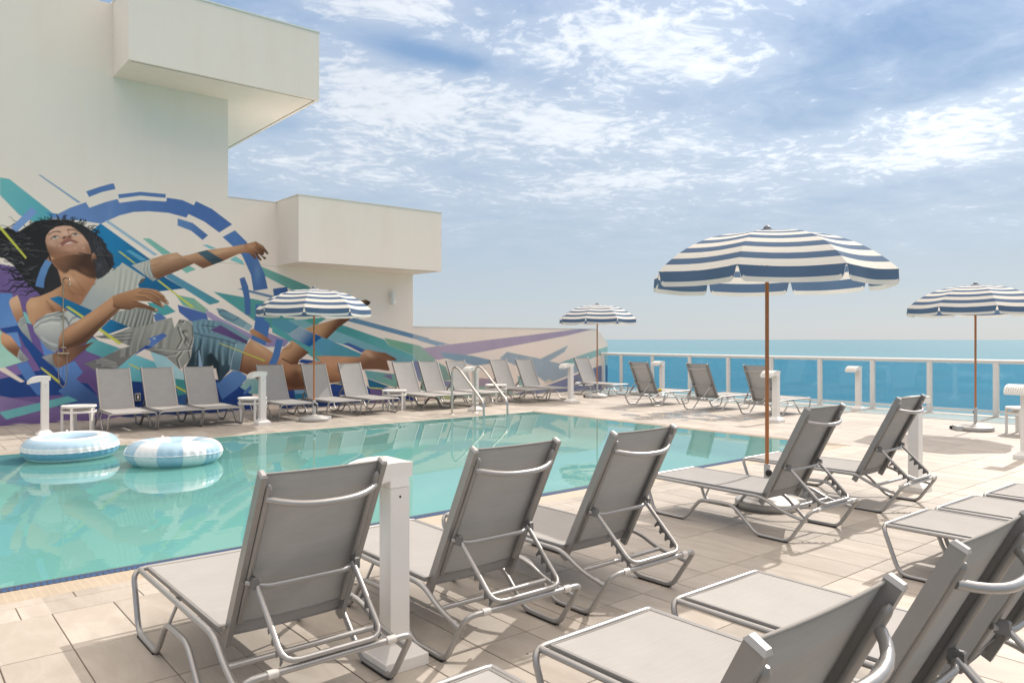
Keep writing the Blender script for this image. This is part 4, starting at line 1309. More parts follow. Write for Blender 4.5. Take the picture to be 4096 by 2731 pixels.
    poly(B_((-200, 1290), (0, 1285), (130, 1370), (-200, 1440)), (134, 110, 166))
    poly(B_((-200, 1245), (75, 1230), (372, 1440), (305, 1452), (0, 1278), (-200, 1300)), (232, 216, 206))
    poly(H_((890, 270), (980, 300), (1250, 180), (1400, 375), (1280, 485), (1600, 740), (1700, 890), (1200, 892), (1080, 785), (980, 685), (1110, 580), (940, 330)), (92, 134, 200), (52, 84, 140), H_((1050, 300), (1400, 880)))
    for k in range(7):
        x = rs.uniform(1000, 1200); stroke(H_((x, 240), (x + rs.uniform(-10, 10), rs.uniform(340, 470))), 4, 1.5, (140, 168, 214), 0.45, only=True)
    poly(H_((-400, 690), (0, 765), (640, 890), (0, 1040), (-400, 1130)), (132, 112, 158), (124, 102, 154), H_((0, 780), (300, 1000)))
    poly(H_((-400, 1160), (10, 1070), (105, 1165), (820, 975), (960, 950), (1200, 990), (2352, 1090), (2352, 1220), (-400, 1360)), (118, 94, 148), (100, 76, 132), H_((300, 1000), (300, 1300)))
    poly(H_((960, 945), (1190, 880), (1750, 900), (1750, 1010), (1100, 978)), (24, 66, 136))
    poly(H_((-200, 1085), (0, 1040), (1140, 770), (1302, 845), (820, 975), (105, 1165), (0, 1060)), (106, 178, 184), (94, 168, 176), H_((0, 1100), (1200, 800)))
    poly(H_((1250, 160), (1440, 30), (1650, 120), (1420, 215), (1600, 380), (1640, 760), (1470, 560), (1280, 485), (1400, 375)), (114, 88, 144), (98, 72, 128), H_((1400, 100), (1500, 600)))
    poly(H_((1345, 543), (1470, 560), (1650, 760), (1600, 742)), (16, 56, 124))
    # --- lower middle, between the loungers
    poly([(520, 1500), (700, 1490), (1010, 1540), (1010, 1700), (480, 1700)], (16, 58, 128), (10, 44, 104), [(600, 1500), (600, 1690)])
    poly(D_((660, 1450), (930, 1240), (1390, 1412), (1400, 1568), (1420, 1700), (860, 1660)), (118, 192, 204), (96, 176, 188), D_((900, 1280), (1100, 1600)))
    poly(D_((1178, 1193), (1360, 1220), (1740, 1568), (1880, 1680), (1880, 1800), (1400, 1730)), (160, 204, 216), (176, 214, 222), D_((1250, 1220), (1600, 1600)))
    poly(F_((0, 1230), (200, 1258), (260, 1600), (40, 1500)), (62, 148, 150))
    poly(F_((30, 1500), (230, 1465), (260, 1700), (60, 1700)), (40, 90, 150))
    poly(F_((640, 1310), (900, 1105), (1010, 1115), (1160, 1210), (960, 1400), (740, 1560)), (92, 136, 196), (70, 112, 176), F_((980, 1150), (760, 1500)))
    poly(F_((740, 1560), (1015, 1365), (1120, 1410), (1200, 1568), (1300, 1900), (700, 1900)), (10, 62, 140), (8, 50, 116), F_((1000, 1400), (1000, 1800)))
    poly(F_((1020, 1360), (1150, 1220), (1400, 1250), (1450, 1480), (1180, 1470)), (150, 190, 190), (120, 170, 176), F_((1080, 1250), (1350, 1450)))
    poly(F_((1065, 1450), (1190, 1330), (1200, 1400), (1100, 1478)), (74, 118, 184))
    poly(F_((1330, 1240), (1400, 1270), (1440, 1500), (1330, 1470)), (112, 148, 190))
    poly(G_((60, 1340), (260, 1400), (700, 1360), (950, 1310), (1200, 1300), (1320, 1400), (1640, 1400), (2000, 1560), (1900, 1850), (60, 1900)), (22, 62, 138), (14, 46, 108), G_((600, 1350), (600, 1700)))
    poly(G_((260, 1405), (470, 1372), (560, 1470), (280, 1480)), (112, 150, 186))
    poly(G_((270, 1480), (600, 1470), (600, 1560), (290, 1568)), (14, 108, 148))
    poly(G_((1245, 1150), (1640, 1200), (1990, 1130), (2000, 1330), (1660, 1390), (1285, 1262)), (104, 160, 168), (118, 168, 160), G_((1300, 1170), (1650, 1330)))
    poly(G_((1500, 1225), (1620, 1205), (1640, 1290)), (120, 110, 150))
    poly(G_((1285, 1265), (1610, 1382), (1500, 1402), (1312, 1390)), (6, 98, 138))
    poly(G_((1318, 1408), (1500, 1428), (1560, 1568), (1540, 1650), (1360, 1650)), (106, 84, 140))
    for a, b, c, d in (((830, 1328), (950, 1345), (950, 1356), (830, 1340)), ((1310, 1388), (1500, 1406), (1500, 1420), (1313, 1402))):
        poly(G_(a, b, c, d), YEL)
    poly(G_((1890, 1120), (2010, 1310), (2100, 1320), (2200, 1250), (2100, 1100), (1960, 1010)), (54, 90, 156), (64, 96, 160), G_((1900, 1100), (2050, 1300)))
    # --- low wall
    poly(T_((-60, 460), (0, 475), (228, 531), (110, 549), (0, 516), (-60, 500)), (96, 146, 184))
    poly(T_((-60, 575), (0, 566), (230, 534), (900, 456), (1480, 386), (1602, 386), (1350, 450), (390, 633), (110, 682), (0, 600)), (154, 132, 172), (136, 118, 168), T_((100, 600), (1500, 400)))
    poly(T_((-80, 560), (0, 592), (98, 682), (0, 700), (-80, 690)), (108, 166, 148))
    poly(T_((60, 670), (195, 742), (250, 872), (160, 880), (100, 1000), (-40, 1020), (-40, 760)), (70, 150, 148), (56, 132, 122), T_((100, 700), (180, 900)))
    poly(T_((140, 607), (440, 640), (650, 686), (662, 712), (470, 736), (190, 666)), (74, 140, 172), (66, 128, 166), T_((150, 610), (640, 720)))
    poly(T_((700, 668), (770, 604), (1088, 668), (1348, 542), (1312, 605), (1172, 690), (1265, 712), (1420, 690), (1500, 770), (1150, 905), (1080, 850), (880, 745)), (118, 150, 176), (126, 156, 182), T_((720, 640), (1300, 850)))
    poly(T_((1055, 735), (1345, 545), (1312, 605), (1085, 745)), (128, 158, 184))
    poly(T_((870, 830), (935, 825), (990, 930), (880, 930)), (92, 166, 166))
    poly(T_((1265, 708), (1450, 640), (1720, 550), (1720, 612), (1560, 668), (1480, 730)), (92, 168, 172), (112, 180, 184), T_((1300, 690), (1700, 580)))
    poly(T_((1115, 890), (1165, 862), (1215, 885), (1150, 905)), (206, 192, 176))
    poly(T_((1130, 926), (1470, 800), (1640, 735), (1730, 725), (1730, 985), (1250, 1000), (880, 1030), (700, 1030)), (60, 92, 158), (52, 80, 146), T_((1200, 930), (1650, 850)))
    poly(T_((505, 850), (690, 862), (640, 905), (540, 952), (505, 930)), (132, 112, 152))
    poly(T_((150, 872), (245, 880), (260, 940), (180, 935)), (58, 88, 150))
    poly(T_((100, 1000), (260, 930), (700, 930), (900, 1010), (880, 1050), (100, 1060)), (104, 166, 162))
    poly(T_((150, 1018), (245, 1018), (232, 1046), (158, 1046)), (166, 188, 96))

    # ================= the figure
    # shirt below the arm, bunched round the waist
    torso = D_((290, 960), (600, 930), (850, 830), (1090, 790), (1290, 720), (1520, 665), (1560, 830), (1640, 690), (1830, 720), (1872, 770), (1855, 950), (1840, 1300), (1650, 1480), (1420, 1275), (1180, 1195), (1080, 1160), (930, 1240), (680, 1450), (330, 1500), (150, 1385), (440, 1290), (715, 1150), (862, 1115), (600, 1010), (400, 990))
    poly(torso, (158, 154, 148), (120, 117, 116), D_((1300, 750), (700, 1400)))
    up = D_((570, 700), (640, 570), (850, 540), (960, 515), (1080, 510), (1180, 470), (1225, 560), (1240, 752), (1100, 795), (900, 835), (840, 815))
    poly(up, (150, 150, 146), (128, 128, 124), D_((700, 600), (1100, 800)))
    for k in range(9):
        x = 640 + k * 66 + rs.uniform(-12, 12)
        stroke(D_((x + 40, 545), (x + 10, 650), (x - 40, 800)), 3, rs.uniform(5, 10), (88, 88, 90), rs.uniform(0.4, 0.75), 6, up, True)
        stroke(D_((x + 62, 545), (x + 34, 650), (x - 8, 800)), 4, 6, (190, 190, 184), 0.6, 4, up, True)
    for k in range(16):
        x = 760 + k * 50 + rs.uniform(-32, 32)
        y0 = 860 - k * 10
        stroke(D_((x + 40, y0), (x, y0 + 130), (x - 50, y0 + 270), (x - 70, y0 + 420)), rs.uniform(2, 6), rs.uniform(6, 13), (98, 96, 98) if k % 2 else (200, 196, 188), rs.uniform(0.3, 0.62), 7, torso, True)
    for k in range(8):
        y = 1320 + k * 22
        stroke(D_((180 + k * 40, y - 40), (420 + k * 30, y - 10), (640 + k * 10, y + 70)), 4, 8, (70, 70, 74) if k % 2 else (186, 184, 180), 0.7, 5, torso, True)
    for k in range(6):
        y = 900 + k * 26
        stroke(D_((330 + 60 * k, y + 60), (600, y), (880, y - 20)), 3, 7, (84, 84, 84) if k % 2 else (170, 168, 164), 0.55, 5, torso, True)
    for pts in (((1560, 720), (1680, 760), (1720, 700), (1830, 770)), ((1620, 830), (1700, 860), (1690, 900), (1740, 930)), ((1700, 900), (1750, 980), (1720, 1060), (1760, 1100)),
                ((1640, 1180), (1560, 1250), (1420, 1270)), ((1840, 800), (1850, 1000), (1780, 1180), (1800, 1290)), ((1600, 1150), (1680, 1010), (1620, 830)), ((1700, 1180), (1600, 1320), (1640, 1460)),
                ((1080, 1165), (1300, 1160), (1600, 1190), (1830, 1165))):
        stroke(D_(*pts), 5, 8, (66, 64, 68), 0.8, 4, torso, True)
        stroke(D_(*[(a + 22, b + 6) for a, b in pts]), 5, 6, (214, 208, 200), 0.65, 4, torso, True)
    blob(D_((1620, 720))[0], 16, 8, 20, (52, 50, 54), 0.85, torso); blob(D_((1720, 880))[0], 10, 7, 0, (60, 58, 62), 0.8, torso); blob(D_((1760, 1010))[0], 8, 14, 0, (66, 64, 66), 0.7, torso)
    blob(D_((1250, 1220))[0], 45, 14, 20, (74, 70, 74), 0.7, torso)
    # shorts
    shorts = F_((270, 335), (440, 295), (700, 330), (1090, 550), (1172, 600), (1112, 700), (1062, 830), (1005, 1118), (870, 1092), (690, 1300), (640, 1070), (120, 1120), (250, 900), (292, 600))
    poly(shorts, (112, 144, 162), (44, 66, 80), F_((700, 520), (520, 1050)))
    for k in range(14):
        x = 330 + k * 54
        stroke(F_((x + 30, 560 + k * 8), (x + rs.uniform(-20, 20), 720 + k * 10), (x - 10, 1000)), 4, 11, (46, 66, 80) if k % 2 else (140, 168, 182), 0.55, 6, shorts, True)
    poly(F_((500, 870), (560, 820), (640, 900), (700, 1000), (690, 1290), (640, 1060), (500, 1030)), (30, 48, 58), soft=8)
    blob(F_((300, 950))[0], 30, 40, 0, (34, 54, 62), 0.8, shorts)
    for k in range(9):
        x = 330 + k * 40
        stroke(F_((x, 330), (x - 20, 420), (x + 10, 500)), 4, 8, (70, 96, 112) if k % 2 else (128, 158, 174), 0.6, 5, shorts, True)
    stroke(F_((300, 510), (450, 560), (600, 590), (780, 630), (960, 690)), 3, 3, (34, 50, 60), 0.9, 2.5, shorts, True)
    stroke(F_((420, 390), (560, 410), (640, 420)), 3, 3, (40, 58, 68), 0.9, 2.5, shorts, True)
    stroke(F_((400, 620), (390, 740), (290, 870)), 4, 4, (36, 54, 64), 0.9, 2.5, shorts, True)
    poly(F_((945, 680), (1105, 690), (1060, 830), (1005, 1118), (870, 1092), (920, 880)), (128, 158, 172), (84, 112, 128), F_((1050, 720), (930, 1100)))
    stroke(F_((960, 690), (900, 900), (866, 1090)), 3.5, 3, (176, 196, 206), 0.8, 2.5, None, True)
    poly(F_((700, 330), (900, 420), (1172, 600), (1130, 640), (1060, 590), (880, 470)), (116, 146, 162))
    leg2 = F_((645, 125), (760, 140), (1000, 265), (1218, 405), (1158, 492), (1060, 440), (800, 320), (690, 230))
    poly(leg2, (108, 142, 160), (128, 156, 170), F_((680, 180), (1150, 440)))
    stroke(F_((700, 235), (820, 280), (920, 325), (1000, 275)), 3, 3, (44, 64, 78), 0.85, 2.5, leg2, True)
    stroke(F_((670, 210), (720, 160), (820, 180)), 3, 3, (44, 64, 78), 0.8, 2.5, leg2, True)
    poly(F_((1130, 360), (1218, 405), (1158, 492), (1060, 440)), (150, 174, 186))
    poly(F_((370, 790), (382, 788), (430, 1040), (372, 1040)), (150, 176, 206))
    poly(F_((550, 470), (715, 390), (1138, 640), (1135, 692)), (98, 74, 128), (84, 64, 112), F_((600, 450), (1100, 660)))
    # thigh, knee and calves
    thigh = F_((1060, 830), (1108, 715), (1192, 608), (1410, 735), (1530, 820), (1640, 900), (1900, 1020), (2050, 1060), (2050, 1400), (1640, 1420), (1400, 1290), (1160, 1180), (1005, 1118))
    poly(thigh, (196, 144, 108), (112, 70, 48), F_((1350, 760), (1250, 1200)))
    blob(F_((1300, 720))[0], 60, 14, 35, (222, 176, 140), 0.6, thigh)
    stroke(F_((1062, 830), (1030, 1000), (1005, 1118)), 6, 8, (52, 34, 26), 0.8, 4, thigh, True)
    poly(F_((1160, 490), (1215, 445), (1380, 540), (1530, 655), (1475, 668), (1200, 540)), (192, 136, 98), (150, 100, 70), F_((1200, 460), (1450, 660)))
    low = G_((180, 1068), (400, 1058), (660, 1022), (820, 1120), (920, 1185), (950, 1310), (830, 1325), (480, 1368), (250, 1395), (60, 1330), (60, 1060))
    poly(low, (186, 132, 96), (96, 58, 38), G_((400, 1090), (380, 1360)))
    blob(G_((300, 1220))[0], 26, 45, 10, (84, 52, 34), 0.75, low); blob(G_((420, 1130))[0], 40, 12, 0, (214, 168, 130), 0.5, low)
    knee = G_((40, 985), (100, 860), (190, 790), (240, 733), (472, 905), (340, 1010), (318, 1064), (230, 1068), (110, 1010))
    poly(knee, (204, 152, 114), (110, 68, 44), G_((180, 830), (340, 1010)))
    stroke(G_((100, 990), (230, 1066), (320, 1062), (350, 1005), (470, 906)), 5, 5, (52, 32, 24), 0.8, 4, knee, True)
    stroke(G_((90, 860), (200, 850), (240, 800)), 5, 7, (160, 108, 78), 0.6, 5, knee, True)
    calf = G_((410, 576), (600, 510), (850, 440), (1112, 388), (1010, 470), (880, 560), (720, 716), (640, 690), (510, 622))
    poly(calf, (200, 148, 108), (104, 64, 42), G_((640, 520), (800, 640)))
    stroke(G_((1080, 420), (900, 560), (722, 714)), 5, 9, (66, 40, 28), 0.7, 6, calf, True)
    poly(G_((190, 652), (350, 540), (410, 576), (655, 690), (480, 828), (220, 690)), (150, 168, 186), (0, 84, 150), G_((330, 620), (500, 780)))
    poly(G_((1155, 215), (1190, 180), (1270, 166), (1332, 198), (1322, 232), (1262, 268), (1215, 252)), (134, 96, 68), (66, 44, 32), G_((1200, 180), (1280, 250)))
    blob(G_((1305, 214))[0], 7, 4, 0, (40, 28, 30), 0.8)
    poly(G_((325, 1040), (370, 995), (610, 1022), (430, 1062)), (16, 66, 142))
    foot = G_((565, 960), (700, 950), (1180, 966), (1240, 882), (1300, 860), (1400, 890), (1540, 910), (1682, 985), (1692, 1015), (1560, 1020), (1600, 1150), (1580, 1162), (1430, 1140), (1250, 1142), (1100, 1180), (900, 1190), (640, 1030))
    poly(foot, (200, 146, 112), (120, 80, 58), G_((1000, 960), (1100, 1160)))
    blob(G_((1300, 920))[0], 24, 10, 30, (222, 178, 146), 0.6, foot); blob(G_((1480, 960))[0], 30, 8, 20, (150, 100, 74), 0.6, foot)
    for a in ((1330, 1020, 1560, 960), (1300, 1090, 1580, 1040), (1400, 1130, 1600, 1120), (1250, 1060, 1400, 1010)):
        stroke(G_((a[0], a[1]), (a[2], a[3])), 4, 3, (120, 80, 60), 0.6, 4, foot, True)
    for x in (1645, 1680): blob(G_((x, 985 + (x - 1645) * 0.6))[0], 4, 3, 0, (70, 46, 40), 0.8)
    poly(F_((1590, 612), (1700, 630), (1640, 880), (1590, 1010), (1465, 1010), (1530, 870)), (72, 116, 176))
    # shirt: chest and raised sleeve
    chest = [(383, 1120), (430, 1092), (479, 1062), (488, 1050), (520, 1070), (553, 1092), (582, 1110), (560, 1125), (553, 1138), (557, 1153), (512, 1164), (463, 1181), (376, 1245), (320, 1220), (345, 1175)]
    poly(chest, (190, 186, 178), (168, 170, 172), [(440, 1090), (400, 1230)])
    for k in range(10):
        x = 470 + k * 11
        stroke([(x + 4, 1066 + k * 4), (x, 1110), (x - 8 - k, 1180)], 2.5, 5, (134, 136, 138) if k % 2 else (206, 202, 194), 0.6, 4, chest, True)
    stroke([(385, 1122), (350, 1175), (326, 1216)], 3, 3, (146, 158, 172), 0.7, 3, chest, True)
    slv = C_((495, 710), (640, 665), (780, 622), (795, 780), (830, 880), (895, 930), (830, 958))
    poly(slv, (188, 184, 178), (150, 150, 148), C_((600, 690), (820, 930)))
    for k in range(5):
        stroke(C_((690 + k * 22, 660), (660 + k * 26, 790), (700 + k * 30, 880)), 3, 5, (124, 126, 130) if k % 2 else (204, 200, 194), 0.6, 4, slv, True)
    poly(C_((600, 1010), (640, 930), (720, 903), (690, 955), (640, 1000)), (92, 88, 92))
    # raised arm
    arm = C_((780, 622), (990, 550), (1205, 508), (1310, 575), (1480, 680), (1240, 790), (1120, 840), (900, 930), (835, 885), (800, 780))
    poly(arm, (198, 150, 118), (120, 80, 58), C_((1000, 580), (1080, 840)))
    blob(C_((1130, 590))[0], 40, 10, -15, (216, 170, 138), 0.55, arm)
    stroke(C_((800, 720), (900, 700), (960, 660)), 5, 3, (140, 98, 74), 0.55, 5, arm, True)
    fore = E_((120, 482), (210, 470), (340, 430), (500, 392), (880, 342), (1085, 303), (1092, 432), (980, 462), (740, 572), (440, 684), (290, 600), (180, 540))
    poly(fore, (200, 150, 116), (122, 80, 58), E_((600, 380), (640, 600)))
    blob(E_((700, 420))[0], 60, 7, -12, (216, 172, 140), 0.5, fore)
    poly(E_((345, 430), (500, 392), (770, 560), (600, 622)), (48, 66, 80), (66, 92, 106), E_((600, 600), (520, 440)))
    hand2 = E_((1085, 303), (1180, 280), (1265, 256), (1380, 322), (1440, 400), (1472, 452), (1445, 464), (1400, 425), (1395, 470), (1360, 478), (1425, 505), (1432, 540), (1400, 540), (1330, 470), (1300, 455), (1362, 545), (1345, 570), (1300, 530), (1250, 450), (1282, 540), (1245, 530), (1165, 445), (1090, 432))
    poly(hand2, (176, 124, 92), (104, 66, 48), E_((1200, 290), (1300, 500)))
    for pts in (((1270, 270), (1290, 330), (1400, 420), (1440, 455)), ((1260, 350), (1330, 400), (1390, 465)), ((1255, 440), (1310, 500), (1350, 560)), ((1270, 445), (1340, 470), (1410, 530))):
        stroke(E_(*pts), 3, 3, (60, 38, 28), 0.75, 2.5, None, True)
    blob(E_((1190, 330))[0], 16, 10, 0, (206, 158, 124), 0.5, hand2)
    # hair
    HB = (34, 32, 36)
    hair = A_((-60, 330), (0, 300), (120, 270), (300, 330), (420, 250), (560, 170), (830, 140), (1080, 150), (1320, 240), (1460, 330), (1560, 420), (1650, 520), (1690, 620), (1770, 700), (1790, 850), (1720, 970), (1600, 1060), (1520, 1090),
              (1450, 1000), (1300, 900), (960, 1000), (980, 1230), (800, 1300), (640, 1345), (540, 1250), (420, 1130), (330, 1020), (200, 860), (60, 760), (-60, 740))
    poly(hair, HB, (54, 52, 58), A_((600, 300), (1650, 900)), soft=5)
    def lock(x, y, ang, n, step, curl, w, colr, al, clip=None):
        pts = [(x, y)]
        ph = rs.uniform(0, 6.28); n = n * 2; step = step * 0.5
        for i in range(n):
            a = math.radians(ang + curl * math.sin(i * 0.75 + ph))
            x += math.cos(a) * step; y += math.sin(a) * step
            pts.append((x, y))
        stroke(A_(*pts), w, w * 0.35, colr, al, 2.0, clip)
    for k in range(34):
        lock(rs.uniform(250, 560), rs.uniform(230, 1180), rs.uniform(155, 215), 7, rs.uniform(40, 66), 34, rs.uniform(5, 10), (32, 30, 34), 0.95)
    for k in range(26):
        lock(rs.uniform(480, 720), rs.uniform(1050, 1290), rs.uniform(135, 195), 6, rs.uniform(28, 48), 36, rs.uniform(3, 5), (30, 28, 32), 0.95)
    for k in range(40):
        t_ = rs.uniform(0, 1)
        lock(480 + 1000 * t_, 240 - 60 * math.sin(math.pi * t_) + 180 * max(0, t_ - 0.6), -150 + 130 * t_ + rs.uniform(-25, 25), 4, rs.uniform(22, 36), 45, 5.5, (34, 32, 36), 0.95)
    for k in range(34):
        t_ = rs.uniform(0, 1)
        lock(1480 + 250 * t_, 350 + 560 * t_, rs.uniform(-45, 50), 4, rs.uniform(20, 34), 50, 5.5, (40, 38, 44), 0.95)
    for k in range(60):
        lock(rs.uniform(60, 650), rs.uniform(330, 1250), rs.uniform(160, 205), 5, rs.uniform(24, 44), 26, rs.uniform(1.6, 3.0), (92, 90, 96), 0.55, hair)
    for k in range(30):
        lock(rs.uniform(60, 520), rs.uniform(420, 1250), rs.uniform(160, 205), 4, rs.uniform(20, 36), 26, rs.uniform(1.6, 3), (150, 148, 152), 0.5, hair)
    for k in range(30):
        lock(rs.uniform(1460, 1700), rs.uniform(420, 1000), rs.uniform(40, 110), 5, rs.uniform(20, 30), 34, 2.2, (96, 94, 104), 0.6, hair)
    for k in range(24):
        lock(rs.uniform(500, 1350), rs.uniform(170, 300), rs.uniform(140, 200), 4, rs.uniform(20, 34), 28, 2.0, (84, 78, 80), 0.55, hair)
    # neck, shoulder, chest skin
    skin = B_((388, 330), (398, 262), (450, 195), (600, 165), (760, 100), (900, 20), (990, -40), (1000, -180), (1440, -20), (1380, 10), (1290, 150), (1205, 292), (1000, 395), (840, 400), (700, 432), (540, 532), (498, 612), (430, 520))
    poly(skin, (202, 150, 114), (176, 120, 88), B_((650, 200), (900, 420)))
    neck = A_((820, 830), (905, 930), (945, 1060), (985, 1250), (1100, 1420), (1262, 1485), (1380, 1300), (1512, 1090), (1470, 960), (1450, 740), (1100, 640), (780, 700))
    poly(neck, (196, 142, 108), (168, 114, 84), A_((1100, 1000), (1300, 1350)))
    for pts in (((960, 1060), (1060, 1200), (1150, 1330)), ((1080, 1150), (1220, 1260), (1340, 1280)), ((1000, 1250), (1150, 1300), (1300, 1330)), ((1120, 1000), (1230, 1150), (1300, 1250))):
        stroke(A_(*pts), 6, 12, (140, 92, 66), 0.45, 10, neck, True)
    blob(A_((1120, 1080))[0], 24, 12, 30, (220, 170, 138), 0.6, neck); blob(B_((480, 280))[0], 26, 22, 0, (224, 176, 140), 0.5, skin)
    stroke(B_((690, 240), (770, 330), (800, 385)), 6, 9, (128, 84, 60), 0.6, 8, skin, True)
    blob(B_((790, 370))[0], 24, 10, 30, (120, 78, 56), 0.55, skin)
    poly(A_((775, 800), (880, 750), (1010, 705), (1150, 690), (1420, 690), (1500, 900), (1512, 1085), (1400, 1060), (1260, 990), (1180, 945), (1100, 935), (1050, 985), (1005, 992), (950, 955), (905, 925), (830, 840)), (136, 90, 67), (74, 48, 38), A_((900, 700), (1250, 930)), soft=9)
    blob(A_((1330, 960))[0], 26, 10, 30, (116, 78, 58), 0.7)
    # ear and face
    poly(A_((1435, 690), (1470, 670), (1505, 720), (1520, 765), (1490, 780), (1450, 750)), (176, 122, 96), (120, 78, 60), A_((1450, 690), (1500, 770)))
    poly(A_((735, 770), (760, 735), (775, 780), (800, 850), (760, 860)), (176, 118, 88))
    face = A_((713, 490), (725, 410), (785, 325), (880, 266), (1000, 247), (1110, 255), (1210, 320), (1300, 400), (1380, 510), (1420, 620), (1425, 690), (1250, 668), (1110, 690), (960, 740), (860, 760), (790, 720), (745, 620))
    poly(face, (214, 162, 138), (150, 100, 76), A_((1050, 350), (980, 760)), soft=3.5)
    blob(A_((860, 320))[0], 30, 12, -25, (222, 176, 156), 0.6, face); blob(A_((800, 520))[0], 18, 12, 0, (218, 168, 146), 0.7, face)
    blob(A_((1280, 470))[0], 20, 16, 40, (216, 162, 138), 0.6, face); blob(A_((1100, 610))[0], 26, 10, 0, (206, 150, 126), 0.65, face)
    blob(A_((760, 640))[0], 22, 26, 0, (132, 86, 64), 0.5, face); blob(A_((1390, 620))[0], 12, 26, -20, (120, 76, 56), 0.6, face)
    stroke(A_((760, 390), (830, 345), (900, 335), (945, 345)), 3, 5, (48, 34, 32), 0.9, 3, None, True)
    stroke(A_((1060, 315), (1110, 305), (1180, 320), (1225, 345)), 5, 2.5, (48, 34, 32), 0.9, 3, None, True)
    poly(A_((805, 455), (850, 415), (900, 410), (940, 430), (890, 445), (845, 462)), (214, 196, 188), soft=2)
    blob(A_((862, 425))[0], 6.5, 5, 0, (24, 18, 20), 1.0); stroke(A_((800, 460), (845, 415), (890, 405), (938, 428)), 3, 2, (28, 20, 22), 0.95, 2, None, True)
    poly(A_((1120, 395), (1150, 370), (1200, 368), (1255, 385), (1220, 400), (1160, 402)), (210, 192, 184), soft=2)
    blob(A_((1182, 381))[0], 7, 4.5, 0, (24, 18, 20), 1.0); stroke(A_((1115, 392), (1150, 368), (1205, 364), (1258, 388)), 3, 2, (28, 20, 22), 0.95, 2, None, True)
    blob(A_((1030, 380))[0], 10, 10, 0, (222, 176, 156), 0.7, face)
    stroke(A_((1070, 330), (1080, 390), (1125, 410)), 4, 3, (140, 92, 74), 0.6, 4, face, True)
    poly(A_((960, 450), (1000, 410), (1060, 400), (1120, 405), (1145, 440), (1100, 455), (1000, 470)), (170, 116, 96), soft=4)
    blob(A_((1005, 432))[0], 5.5, 4, -30, (26, 16, 16), 1.0); blob(A_((1088, 424))[0], 5, 3.6, -20, (26, 16, 16), 1.0)
    poly(A_((935, 525), (1000, 475), (1060, 455), (1110, 450), (1180, 480), (1240, 505), (1200, 525), (1100, 495), (1040, 520), (985, 568)), (150, 92, 82), soft=3)
    poly(A_((1010, 548), (1050, 518), (1105, 504), (1150, 514), (1100, 524), (1040, 534)), (226, 206, 198), soft=3)
    poly(A_((990, 568), (1040, 540), (1110, 526), (1210, 520), (1150, 545), (1070, 560)), (196, 134, 120), soft=4)
    for x, y in ((1185, 600), (1310, 598), (850, 560), (935, 560)): blob(A_((x, y))[0], 5, 3, 0, (230, 196, 178), 0.4)
    # wrapped sleeve and shoulder cloth
    wrap = B_((495, 612), (560, 530), (700, 430), (840, 400), (920, 393), (1030, 393), (1150, 460), (1205, 503), (1020, 612), (925, 700), (882, 800), (868, 960), (820, 1006), (700, 942), (580, 790), (512, 692))
    poly(wrap, (196, 194, 190), (154, 156, 160), B_((750, 560), (720, 900)))
    for pts, c_ in ((((540, 545), (680, 470), (820, 440), (920, 400)), (96, 100, 108)), (((520, 640), (620, 560), (760, 520), (900, 520)), (120, 122, 128)), (((830, 470), (920, 460), (990, 500), (1030, 590)), (88, 92, 100)),
                    (((1030, 570), (1080, 500), (1150, 465)), (100, 104, 110)), (((560, 760), (640, 860), (760, 960)), (128, 130, 136)), (((620, 780), (720, 860), (840, 900)), (206, 206, 204)), (((600, 600), (760, 560), (880, 580)), (214, 212, 208)),
                    (((850, 960), (760, 940), (680, 860)), (134, 136, 142))):
        stroke(B_(*pts), 5, 8, c_, 0.75, 6, wrap, True)
    blob(B_((940, 490))[0], 16, 8, 30, (84, 88, 96), 0.7, wrap)
    # detached echoes of the arm, far left
    e1 = B_((133, 262), (160, 200), (262, 150), (300, 250), (352, 462), (290, 512), (262, 575), (190, 430))
    poly(e1, (220, 172, 140), (174, 122, 90), B_((180, 220), (290, 520)))
    e1s = B_((272, 565), (300, 500), (362, 460), (482, 862), (330, 700), (275, 612))
    poly(e1s, (176, 176, 174), (150, 152, 154), B_((300, 520), (420, 800)))
    for k in range(3): stroke(B_((290 + k * 14, 560 + k * 30), (340 + k * 10, 505 + k * 30), (380 + k * 10, 500 + k * 30)), 3, 5, (104, 106, 112), 0.7, 4, e1s, True)
    e2 = B_((4, 775), (30, 700), (160, 760), (292, 932), (262, 1092), (100, 960), (20, 870))
    poly(e2, (216, 160, 122), (130, 86, 62), B_((120, 780), (140, 1000)))
    e2s = B_((260, 1062), (290, 950), (432, 1116), (330, 1142), (265, 1096))
    poly(e2s, (178, 178, 176), (140, 142, 146), B_((280, 980), (380, 1120)))
    for k in range(3): stroke(B_((290 + k * 24, 980 + k * 20), (290 + k * 22, 1060), (310 + k * 20, 1130)), 3, 4, (110, 112, 118), 0.6, 4, e2s, True)
    # crossing arm, elbow and hand
    poly(B_((738, 200), (878, 163), (1390, 382), (1300, 450), (1200, 507)), (14, 116, 166), (6, 102, 152), B_((760, 190), (1300, 430)))
    poly(B_((980, 325), (1022, 314), (1260, 470), (1232, 496)), YEL)
    poly(D_((410, 830), (555, 690), (850, 812), (560, 915), (450, 945)), (8, 112, 164), (4, 86, 128), D_((500, 750), (780, 840)))
    poly(D_((180, 1060), (262, 985), (715, 1150), (440, 1290), (170, 1190)), (98, 168, 174), (84, 156, 164), D_((250, 1020), (550, 1200)))
    elb = B_((1000, 945), (1290, 880), (1410, 845), (1060, 1140), (890, 1236), (820, 1222), (780, 1110), (790, 1020), (900, 1000))
    poly(elb, (150, 106, 82), (104, 70, 54), B_((900, 1020), (1250, 1000)))
    blob(B_((880, 1080))[0], 14, 16, 0, (196, 150, 118), 0.6, elb)
